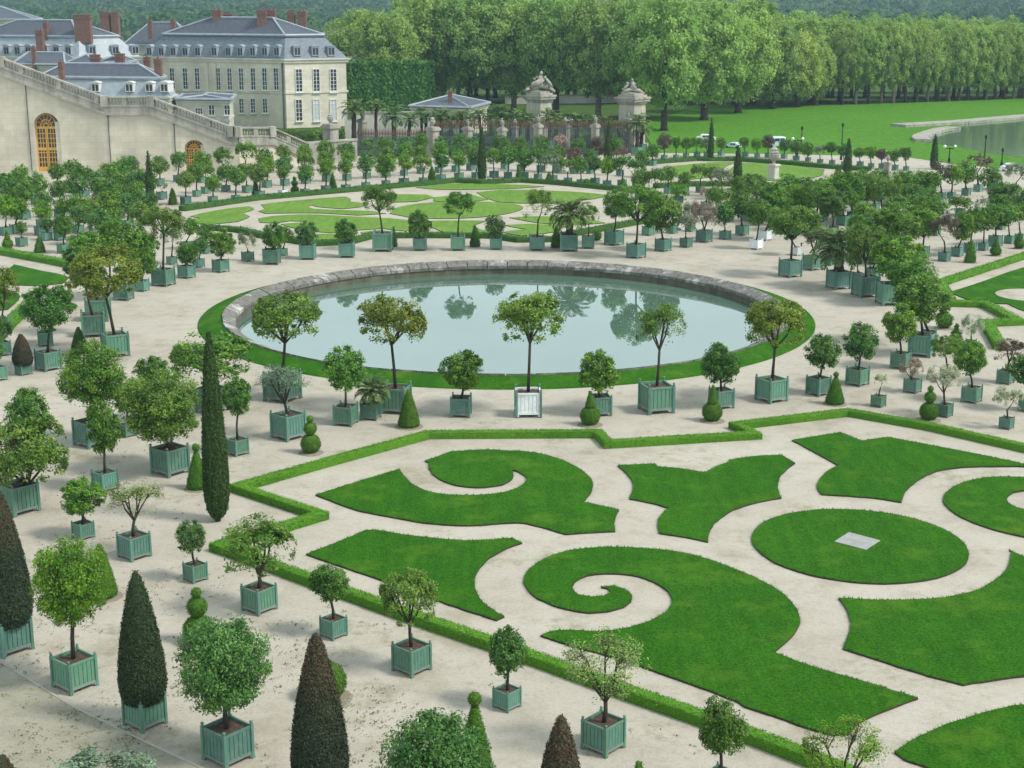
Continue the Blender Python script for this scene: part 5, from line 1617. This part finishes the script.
# --- bottom row by the smooth path
r = "smooth path row"
P_('cone', 11, 658, 48, 11, 556, 25, 68, r, 'brown', "brownish clipped yew cone")
P_('ball', 76, 695, 46, 70, 581, 40, 46, r, 'light')
P_('cone', 146, 733, 44, 140, 636, 23, 65, r, 'yew', "dark green clipped yew cone")
P_('ball', 229, 770, 52, 223, 665, 50, 52, r, 'bluish', "large glossy round tree")
P_('cone', 322, 820, 48, 325, 722, 28, 90, r, 'brown', "tall brown-tipped yew cone")
P_('ball', 440, 860, 60, 437, 770, 55, 60, r, 'bluish', "big low bushy dark tree")
P_('cone', 560, 860, 46, 558, 780, 24, 66, r, 'redyew', "small red-tipped yew cone")
P_('airy', 110, 850, 46, 100, 790, 62, 42, r, 'olive', "feathery silvery shrub")
P_('cone', 8, 830, 34, 12, 800, 18, 46, r, 'brown', "yew whose brown tip alone shows")
# --- row along the long low hedge
r = "long low hedge row"
P_('bare', 135, 562, 34, 133, 500, 30, 25, r, 'bare', "thin-leaved yellowish tree")
P_('ball', 196, 584, 25, 191, 536, 16, 18, r, 'bluish', "little round tree")
P_('airy', 260, 616, 36, 258, 549, 42, 34, r, 'loose', "wide loose tree")
P_('ball', 334, 641, 28, 330, 583, 21, 21, r, 'dark', "small round tree")
P_('loose', 412, 678, 40, 409, 598, 28, 33, r, 'loose', "open upright tree")
P_('ball', 507, 713, 29, 508, 652, 21, 25, r, 'bluish', "small round tree")
P_('bare', 603, 758, 45, 606, 668, 44, 42, r, 'bare', "almost bare spreading tree")
P_('ball', 720, 800, 33, 722, 728, 26, 34, r, 'dark', "upright leafy dark tree")
P_('bare', 846, 860, 44, 845, 756, 46, 40, r, 'light', "pale sparse shrub cut by the frame")
# --- cluster by the tall cypress
r = "tall cypress cluster"
P_('loose', 20, 517, 42, 24, 452, 40, 42, r, 'loose', "broad leafy tree")
P_('ball', 30, 472, 30, 28, 412, 23, 24, r, 'ball', "round tree mostly hidden behind a broad one")
P_('ball', 84, 541, 23, 82, 496, 22, 19, r, 'ball', "small flat-crowned tree")
P_('ball', 106, 493, 27, 103, 428, 20, 26, r, 'ball', "small round tree")
P_('ball', 92, 449, 36, 92, 375, 33, 35, r, 'ball', "large round tree")
P_('ball', 171, 478, 39, 163, 405, 43, 36, r, 'loose', "large broad tree")
P_('ball', 128, 438, 18, 126, 396, 14, 18, r, 'ball', "small half-hidden tree")
P_('ball', 152, 425, 24, 151, 372, 20, 16, r, 'ball', "round tree peeping over a broad one")
P_('loose', 213, 415, 34, 211, 358, 41, 27, r, 'ball', "wide spreading tree")
P_('ball', 238, 457, 23, 237, 395, 16, 21, r, 'ball', "small tree close against the cypress")
# --- front of the pond
r = "row before the pond"
P_('olive', 289, 442, 36, 284, 385, 33, 22, r, 'olive')
P_('loose', 283, 404, 37, 284, 318, 35, 29, r, 'loose', "tall airy tree")
P_('ball', 346, 427, 24, 345, 368, 21, 25, r, 'ball')
P_('palm', 371, 421, 20, 372, 390, 20, 18, r, 'palm', "low dry feathery palm")
P_('loose', 396, 415, 31, 391, 321, 33, 28, r, 'yellow', "tall golden-tinged tree")
P_('ball', 461, 418, 21, 463, 370, 23, 20, r, 'light', "lopsided bright round tree")
P_('loose', 528, 418, 27, 530, 318, 33, 29, r, 'loose', "tall airy tree", 'white')
P_('ball', 600, 417, 23, 598, 372, 22, 22, r, 'ball')
P_('airy', 656, 415, 35, 660, 327, 27, 27, r, 'loose', "tall sparse tree")
P_('ball', 721, 410, 25, 721, 363, 21, 21, r, 'dark')
P_('loose', 771, 404, 32, 776, 324, 30, 29, r, 'yellow', "tall golden-tinged tree")
P_('ball', 818, 397, 25, 823, 351, 19, 19, r, 'dark')
P_('ball', 857, 387, 24, 861, 341, 18, 21, r, 'bluish')
P_('airy', 878, 408, 16, 881, 381, 8, 8, r, 'pale', "tiny pale shrub")
# --- right of the pond
r = "stepped hedge group"
P_('ball', 900, 370, 22, 901, 324, 19, 20, r, 'light', "bright round tree")
P_('ball', 921, 358, 30, 922, 297, 28, 25, r, 'loose', "big broad round tree")
P_('ball', 928, 346, 18, 913, 275, 26, 20, r, 'ball', "tall tree behind the big broad one")
P_('airy', 912, 394, 19, 912, 368, 13, 13, r, 'pink', "pinkish sparse shrub")
P_('airy', 944, 418, 18, 945, 378, 18, 18, r, 'pale', "pale variegated small tree")
P_('loose', 947, 381, 16, 947, 346, 15, 15, r, 'loose', "small tree behind the pale variegated one")
P_('ball', 971, 404, 22, 971, 357, 17, 19, r, 'ball', "round tree")
P_('airy', 1006, 430, 16, 1008, 398, 14, 15, r, 'pale', "small creamy-flowered shrub")
P_('airy', 1005, 385, 19, 1010, 351, 20, 13, r, 'red', "purple-brown sparse shrub")
P_('ball', 1028, 413, 22, 1024, 368, 18, 15, r, 'dark', "dark round tree cut by the frame edge")
P_('airy', 970, 352, 14, 972, 325, 13, 13, r, 'pale', "thin pale flowering shrub")
# --- right arc
r = "pond's meadow end"
P_('loose', 790, 278, 23, 793, 222, 26, 20, r, 'loose', "tall spreading tree")
P_('airy', 812, 271, 20, 815, 240, 15, 14, r, 'red', "dark reddish bare shrub")
P_('ball', 796, 256, 12, 790, 228, 12, 12, r, 'ball', "small tree", 'white')
P_('palm', 838, 290, 23, 839, 245, 32, 26, r, 'palm', "dark feathery palm")
P_('loose', 865, 298, 25, 866, 243, 22, 22, r, 'loose', "tall tree")
P_('ball', 829, 266, 12, 830, 240, 10, 12, r, 'dark', "small tree behind the palm")
P_('ball', 857, 285, 15, 858, 258, 11, 9, r, 'dark', "little dark tree tucked between two bigger ones")
P_('ball', 889, 306, 24, 898, 257, 31, 25, r, 'light', "broad bright tree")
P_('ball', 872, 280, 16, 876, 250, 16, 16, r, 'ball', "tree half hidden by the broad bright one")
# --- far side of the pond
r = "row beyond the pond"
for a in (('ball', 272, 265, 16, 273, 236, 13, 14, 'ball', "round tree"), ('ball', 308, 260, 15, 307, 232, 13, 12, 'bluish', "round tree"), ('ball', 347, 258, 15, 345, 231, 12, 12, 'dark', "flat dark round tree"),
          ('loose', 383, 252, 19, 379, 199, 17, 15, 'ball', "tall standard tree"), ('ball', 420, 251, 13, 419, 224, 13, 14, 'ball', "round tree"), ('loose', 458, 251, 15, 459, 204, 16, 14, 'ball', "tall standard tree"),
          ('ball', 496, 250, 12, 495, 225, 11, 12, 'dark', "small dark round tree"), ('airy', 537, 251, 15, 538, 205, 19, 18, 'loose', "tall sparse tree"), ('palm', 569, 252, 18, 570, 213, 24, 20, 'palm', "palm with thick trunk"),
          ('airy', 588, 249, 13, 589, 216, 12, 13, 'loose', "thin small tree"), ('ball', 614, 246, 20, 616, 204, 15, 16, 'loose', "upright tree"), ('loose', 636, 259, 20, 638, 203, 26, 22, 'ball', "big broad tree"),
          ('ball', 663, 252, 17, 661, 212, 21, 19, 'ball', "dense leaning tree"), ('olive', 686, 248, 13, 686, 222, 11, 11, 'olive', "little grey olive"), ('airy', 704, 243, 17, 705, 214, 15, 18, 'pink', "wispy pinkish tree"),
          ('ball', 725, 240, 12, 724, 212, 11, 13, 'dark', "small tree"), ('ball', 742, 236, 14, 741, 204, 15, 15, 'ball', "round tree"), ('ball', 756, 250, 14, 759, 214, 14, 15, 'ball', "round tree")):
    P_(a[0], *a[1:8], r, a[8], a[9], 'white' if a[1] == 756 else 'green', rot=rnd.uniform(-.06, .06) if a[1] < 600 else GAX)
# --- near end by the far parterre corner
r = "pond's stair end"
for a in (('ball', 221, 273, 17, 222, 243, 14, 15, 'ball', "round tree"), ('ball', 187, 279, 17, 187, 253, 13, 11, 'ball', "flat round tree"), ('loose', 164, 287, 22, 163, 219, 20, 17, 'loose', "tall airy tree"),
          ('ball', 199, 268, 12, 200, 244, 10, 9, 'dark', "small tree behind a round one"), ('airy', 248, 262, 13, 247, 240, 10, 11, 'olive', "thin grey shrub"), ('ball', 283, 256, 10, 285, 234, 9, 9, 'ball', "small tree behind a round one"),
          ('loose', 172, 265, 11, 172, 235, 12, 12, 'olive', "greyish thin tree"), ('ball', 142, 292, 14, 143, 252, 18, 22, 'ball', "tree in a narrow box"), ('ball', 124, 301, 18, 122, 243, 26, 24, 'ball', "large round tree"),
          ('loose', 116, 358, 31, 104, 272, 37, 29, 'yellow', "tall yellow-green tree with bare trunk"), ('ball', 94, 338, 28, 84, 268, 24, 20, 'dark', "tree just behind the yellow-green one"), ('ball', 99, 322, 24, 84, 250, 22, 20, 'ball', "tall tree further behind the yellow-green one"),
          ('ball', 49, 372, 27, 48, 308, 27, 23, 'dark', "dark broad tree"), ('ball', 46, 347, 18, 60, 300, 16, 14, 'ball', "tree behind the dark broad one"), ('cone', 24, 376, 17, 21, 351, 10, 16, 'redyew', "reddish bushy small cone"),
          ('ball', 2, 357, 20, -2, 330, 14, 15, 'bluish', "bluish tree cut by the frame"), ('ball', -2, 382, 20, -8, 350, 14, 14, 'bluish', "box cut by the frame edge"), ('loose', 3, 332, 18, 2, 288, 15, 24, 'yellow', "yellowish loose tree at the frame edge"),
          ('ball', 206, 254, 11, 205, 232, 9, 10, 'ball', "small tree by the hedge corner"), ('ball', 186, 250, 11, 190, 226, 10, 10, 'ball', "small tree near the hedge corner"), ('airy', 150, 262, 11, 152, 238, 10, 11, 'red', "reddish thin shrub")):
    P_(a[0], *a[1:8], r, a[8], a[9])
# --- far rows: where the photo shows boxes a few pixels wide
def far_row(row, pts, kscale=1.0):
    for t in pts:
        x, yb = t[0], t[1]; k = t[2] if len(t) > 2 else rnd.choices(['ball', 'loose'], [4, 1])[0]
        col = t[3] if len(t) > 3 else rnd.choice(['ball', 'ball', 'bluish', 'dark', 'light', 'loose'])
        s = yb/190.0*kscale
        up = rnd.uniform(20, 26)*s; rr = rnd.uniform(8.4, 11.2)*s
        if len(t) > 4: up, rr = t[4], t[5]
        P_(k, x, yb, rnd.uniform(8.5, 10.5)*s, x+rnd.uniform(-1, 1), yb-up, rr, rr*rnd.uniform(.9, 1.1), row, col,
           {'red': "small reddish tree", 'olive': "small greyish tree", 'pink': "small pinkish tree"}.get(col, {'ball': "small round tree", 'loose': "small loose tree", 'airy': "small sparse tree", 'palm': "small palm", 'bare': "small thin tree"}[k]), t[6] if len(t) > 6 else 'green')
far_row("first row behind far lawns", [(186,205),(213,204),(236,202),(260,199),(283,197,'ball','loose',26,8,'white'),(305,196),(326,193),(346,192,'ball','ball',26,8.5),(366,189),(386,187),(404,186),(423,184),(441,182),(459,180),(476,179),(494,178),(508,178),(524,179),(538,180),(553,182,'loose','olive'),(568,184),(581,186),(595,185),(607,187),(622,187),(637,189)])
far_row("second row behind far lawns", [(197,197),(206,194),(226,192),(247,193),(267,188),(285,186),(306,184),(327,182),(347,181),(367,179),(386,178),(404,176),(421,174),(439,173),(456,172),(471,171),(505,169),(521,171),(541,172),(557,173),(574,174,'ball','red'),(590,174),(620,176,'airy','red'),(641,178)])
far_row("third row behind far lawns", [(160,186),(178,182),(202,183),(222,179),(246,176),(264,177),(284,173),(305,173),(326,171),(347,169),(368,168),(386,166),(404,164),(422,163),(441,162),(460,162),(472,164),(500,162),(520,162),(541,163),(560,164,'airy','pink'),(579,165),(596,165,'ball','red'),(616,166)], 1.05)
far_row("crowd below stair wall", [(5,206),(20,196),(36,205),(57,197),(72,193),(85,197,'ball','ball',24,9.5),(108,193),(122,187),(131,183,'ball','dark',20,8),(142,199),(75,212),(97,205),(121,206),(134,208),(148,206),(8,214),(25,220),(42,228),(60,218),(63,232),(79,234),(92,223,'ball','red',19,10),(103,217),(111,216),(107,231),(128,229),(6,236),(22,247,'ball','ball',20,6.5),(47,241,'ball','dark',17,7.5),(41,236),(60,241,'ball','loose',17,7),(64,254),(16,234),(78,246),(90,240),(112,246),(137,218),(150,226),(140,240),(100,252),(162,200,'bare','olive',14,6),(120,218)])
far_row("row beyond white pedestal", [(653,166,'ball','dark'),(664,160,'ball','red',19,8),(676,159),(686,158),(697,157),(707,157,'ball','olive'),(721,156),(745,157),(757,158),(768,158,'ball','red'),(784,159),(796,161),(808,162),(820,164,'loose','olive'),(832,165),(844,166),(860,167),(871,168),(882,169,'ball','red'),(895,170),(906,171)], 0.8)
far_row("group before white pedestal", [(656,200),(668,194),(684,194,'ball','ball',16,8),(700,193),(713,197,'loose','loose'),(722,200,'loose','olive'),(735,204,'airy','red',20,9),(640,199),(648,236,'ball','ball',26,10),(655,222,'ball','ball',24,9),(672,234,'ball','loose',26,10),(690,232,'loose','olive',22,9),(678,204,'loose','light',12,10),(706,210,'airy','pink',18,9)])
r = "grove between pond and meadow"
for a in ((748,222,13,750,188,15,14,'loose'),(765,241,14,772,200,17,17,'ball'),(775,226,12,776,196,12,12,'ball'),(795,232,13,798,196,14,13,'ball'),(815,234,14,818,196,15,14,'loose'),(832,236,13,834,204,13,13,'dark'),(843,226,14,843,190,19,16,'ball'),
          (862,238,12,863,210,10,10,'light'),(868,222,13,868,190,14,13,'ball'),(882,224,14,882,186,17,15,'loose'),(905,206,14,906,184,15,13,'ball'),(918,202,11,920,182,11,11,'ball'),(931,203,10,931,180,11,11,'ball'),(941,200,10,941,172,11,12,'red'),(951,199,9,953,173,10,10,'light'),
          (966,196,10,966,172,11,10,'ball'),(978,192,10,978,163,14,10,'red'),(992,190,11,991,176,10,10,'ball'),(1006,214,13,1004,194,14,13,'dark'),(1017,206,12,1017,172,11,11,'olive'),(1025,220,12,1026,200,12,12,'ball'),
          (880,262,15,884,224,16,16,'ball'),(901,266,16,902,226,19,17,'ball'),(922,258,15,925,222,15,14,'light'),(944,262,13,945,228,14,14,'red'),(858,256,13,860,226,13,13,'ball'),(805,218,11,806,188,11,11,'dark'),(788,212,11,789,184,11,11,'ball'),
          (957,257,13,963,226,12,13,'ball'),(970,253,13,973,222,12,12,'ball'),(983,251,11,985,218,11,11,'ball'),(995,247,15,997,215,13,12,'dark'),(1009,244,11,1009,214,11,10,'ball'),(1020,243,12,1020,212,11,11,'loose'),(985,216,10,984,205,9,9,'olive'),(960,216,10,960,205,11,9,'loose'),(916,236,12,916,205,12,11,'ball'),
          (935,236,11,936,208,11,11,'ball'),(896,240,12,896,208,12,12,'loose'),(757,206,10,757,183,9,9,'ball'),(828,214,10,828,186,10,10,'loose'),(856,208,10,856,182,10,10,'dark'),(1000,230,11,1000,203,10,10,'ball'),(716,216,10,716,194,9,9,'ball'),(728,222,11,728,198,10,10,'loose'),(741,214,10,741,190,9,9,'ball'),(786,222,11,785,196,12,11,'loose'),(806,228,12,806,200,12,11,'dark'),(822,222,11,822,192,12,12,'light'),(852,220,11,852,193,11,12,'ball'),(874,212,11,874,186,11,11,'loose'),(893,216,11,892,190,12,12,'ball'),(880,202,10,880,178,10,9,'dark'),(862,200,10,862,178,9,9,'ball'),(842,204,10,841,180,9,9,'loose'),(910,220,11,910,194,11,11,'dark'),(926,224,11,928,198,11,11,'ball'),(768,214,10,768,190,10,9,'light')):
    k = 'airy' if a[7] in ('red', 'olive') else 'ball' if a[7] != 'loose' else 'loose'
    P_(k, *a[:5], a[5]*1.18, a[6]*1.12, r, a[7], {'red': "reddish tree", 'olive': "greyish tree", 'light': "bright round tree", 'dark': "dark round tree", 'loose': "loose-crowned tree"}.get(a[7], "round tree"), 'white' if a[0] == 765 else 'green')
# --- palms by the fence
r = "line behind iron fence"
for i, (x, yb, cx, cy, rr) in enumerate(((354,149,354,109,15),(376,147,376,106,10),(394,150,394,116,16),(409,146,410,120,11),(441,146,441,118,15),(461,144,462,116,10),(481,144,479,115,10),(500,144,500,112,13),(520,143,520,116,11),(541,146,541,113,14),(606,147,604,122,10),(637,156,638,122,13),(426,144,426,118,10),(451,145,451,121,11),(471,145,470,120,10),(491,145,491,118,10),(511,145,511,119,11),(531,145,530,120,10),(556,146,556,121,11),(577,147,577,120,11),(591,147,591,122,10),(422,143,421,112,9),(528,150,527,119,13),(549,150,550,117,13),(641,153,642,128,12),(620,153,618,127,11))):
    P_('palm', x, yb, 12, cx, cy, rr, rr*0.85, r, 'palm', "palm with feathery head")
# --- clipped shrubs planted in the gravel
T_ = topiary
t = "along the zigzag hedge"
T_('balls2', 311, 454, 10, 416, t); T_('cone', 409, 428, 11, 390, t); T_('ballcone', 590, 426, 10, 391, t); T_('ballcone', 712, 422, 10, 385, t); T_('coneball', 834.5, 405, 9.5, 372, t); T_('balls2', 928.5, 421, 9.5, 386, t)
t = "near the long low hedge"
T_('coneball', 198, 490, 11, 444, t); T_('balls2', 199, 645, 15, 588, t); T_('ball', 327, 702, 20, 664, t); T_('coneball', 475, 772, 17, 693, t); T_('cone', 103, 599, 15, 544, t); T_('cone', 638, 806, 12, 762, t)
t = "by the stepped hedge"
T_('ball', 944, 329, 8, 312, t); T_('coneball', 955, 349, 9, 324, t); T_('cone', 970, 263, 5.5, 240, t); T_('ballcone', 995.5, 256, 5.2, 238, t); T_('ballcone', 1019, 249, 5, 232, t)
t = "beside the small left lawn"
T_('ballcone', 8, 249, 5, 230, t); T_('cone', 40, 253, 5.5, 236, t); T_('cone', 80, 354, 9, 327, t, 'boxdark')
t = "by far lawn hedges"
for a in (('cone',16,201,4.5,173,'boxdark'),('cone',173,205,4.5,188),('cone',256,198,4,179,'boxdark'),('balls2',295,194,4,177),('cone',333,190,4,174),('cone',432,180,4,166),('cone',519,181,4,167),('ball',587,187,3.4,178),('cone',623,191,4,178),('cone',549,184,4,172),
          ('cone',394,247,3.5,227,'boxdark'),('cone',475,247,5,225,'boxdark'),('cone',556,248,5,226),('ball',597,241,4.5,230),('cone',838,176,4,165,'boxdark')):
    T_(a[0], a[1], a[2], a[3], a[4], t, a[5] if len(a) > 5 else 'box')
# --- cypresses
cypress(218, 521, 12.5, 331, "tall dark columnar cypress standing near the corner of the zigzag hedge", 26000)
cypress(151, 208, 4.2, 151, "columnar cypress before the stair wall between the two ochre doors", 2500)
cypress(482, 182, 4.7, 127, "columnar cypress at the middle of the far lawns' back hedge", 3000)
cypress(608, 168, 4.5, 119, "columnar cypress close to the second sculpture pier", 2500)
cypress(710.5, 161, 3.2, 118, "slim columnar cypress at the meadow between the white car and the blue car", 2000)
cypress(737, 190, 5.0, 145, "columnar cypress in front of the lawn of the white pedestal", 2500)
cypress(847, 180, 4.4, 138, "columnar cypress between the tall lamp post and the grey pedestal", 2500)
cypress(933.5, 169, 4.0, 134, "columnar cypress before the end of the lake", 2000)

# --- labels: every row is counted from its stair (building) end
rows = {}
for row, x, o, lk, paint in plants: rows.setdefault(row, []).append((x, o, lk, paint))
for row, L in rows.items():
    L.sort(key=lambda q: q[0])
    for i, (x, o, lk, paint) in enumerate(L):
        same = [q for q in L if q[2] == lk and q[3] == paint]
        box = "white box" if paint == 'white' else "green box"
        if len(same) == 1: lb = "%s in %s, %s" % (lk, box, row)
        else: lb = "%s in %s, %s from left in %s" % (lk, box, ordinal([q[1] for q in same].index(o)), row)
        o["label"] = lb; o["category"] = {"potted_palm": "potted palm", "potted_yew": "potted yew"}.get(o.name.split(".")[0], "potted tree"); o["group"] = row
trs = {}
for row, x, o, lk in topis: trs.setdefault((row, lk), []).append((x, o))
for (row, lk), L in trs.items():
    L.sort(key=lambda q: q[0])
    for i, (x, o) in enumerate(L):
        o["label"] = "%s %s" % (lk, row) if len(L) == 1 else "%s %s, %s from left" % (lk, row, ordinal(i))
        o["category"] = "topiary"; o["group"] = "clipped shrubs " + row

# --- thin weeds and fallen leaves on the gravel of the near court
def weeds():
    r = np.random.default_rng(77)
    P, T, N, L, t = [], [], [], [], []
    k = 0
    while k < 1000:
        px, py = r.uniform(-20, 420 if r.random() < .75 else 1040), r.uniform(440, 790)
        g = gnd(px, py)
        if py < 560 and r.random() < .6: continue
        patch = math.sin(g.x*0.9+1.3)*math.sin(g.y*0.7+0.4) + 0.5*math.sin(g.x*2.3)*math.sin(g.y*1.9)
        # only outside the hedge: the near court lies left of and below the long low hedge
        if px > 217 and py < 560 + (px-240)*0.36 and py > 424: continue
        if patch < r.uniform(-0.5, 0.9): continue
        n = r.integers(3, 9); k += 1
        c = np.array([g.x, g.y, 0.012])
        s = 0.05 if r.random() < .8 else 0.11
        P.append(c + np.c_[r.normal(size=(n, 2))*s, 0.012*r.random(n)]); N.append(np.array([0, 0, 1.]) + r.normal(size=(n, 3))*0.5); T.append(r.normal(size=(n, 3)))
        L.append(0.045*(0.5+r.random(n))); t.append(np.full(n, r.random()))
    P, N, T, L, t = map(np.concatenate, (P, N, T, L, t))
    o = link("weeds", leaf_quads(P, N, T, L, L*0.6, t, "weeds", [M['needle']])); o.color = (0.16, 0.17, 0.07, 1)
    tag(o, kind="stuff")
weeds()
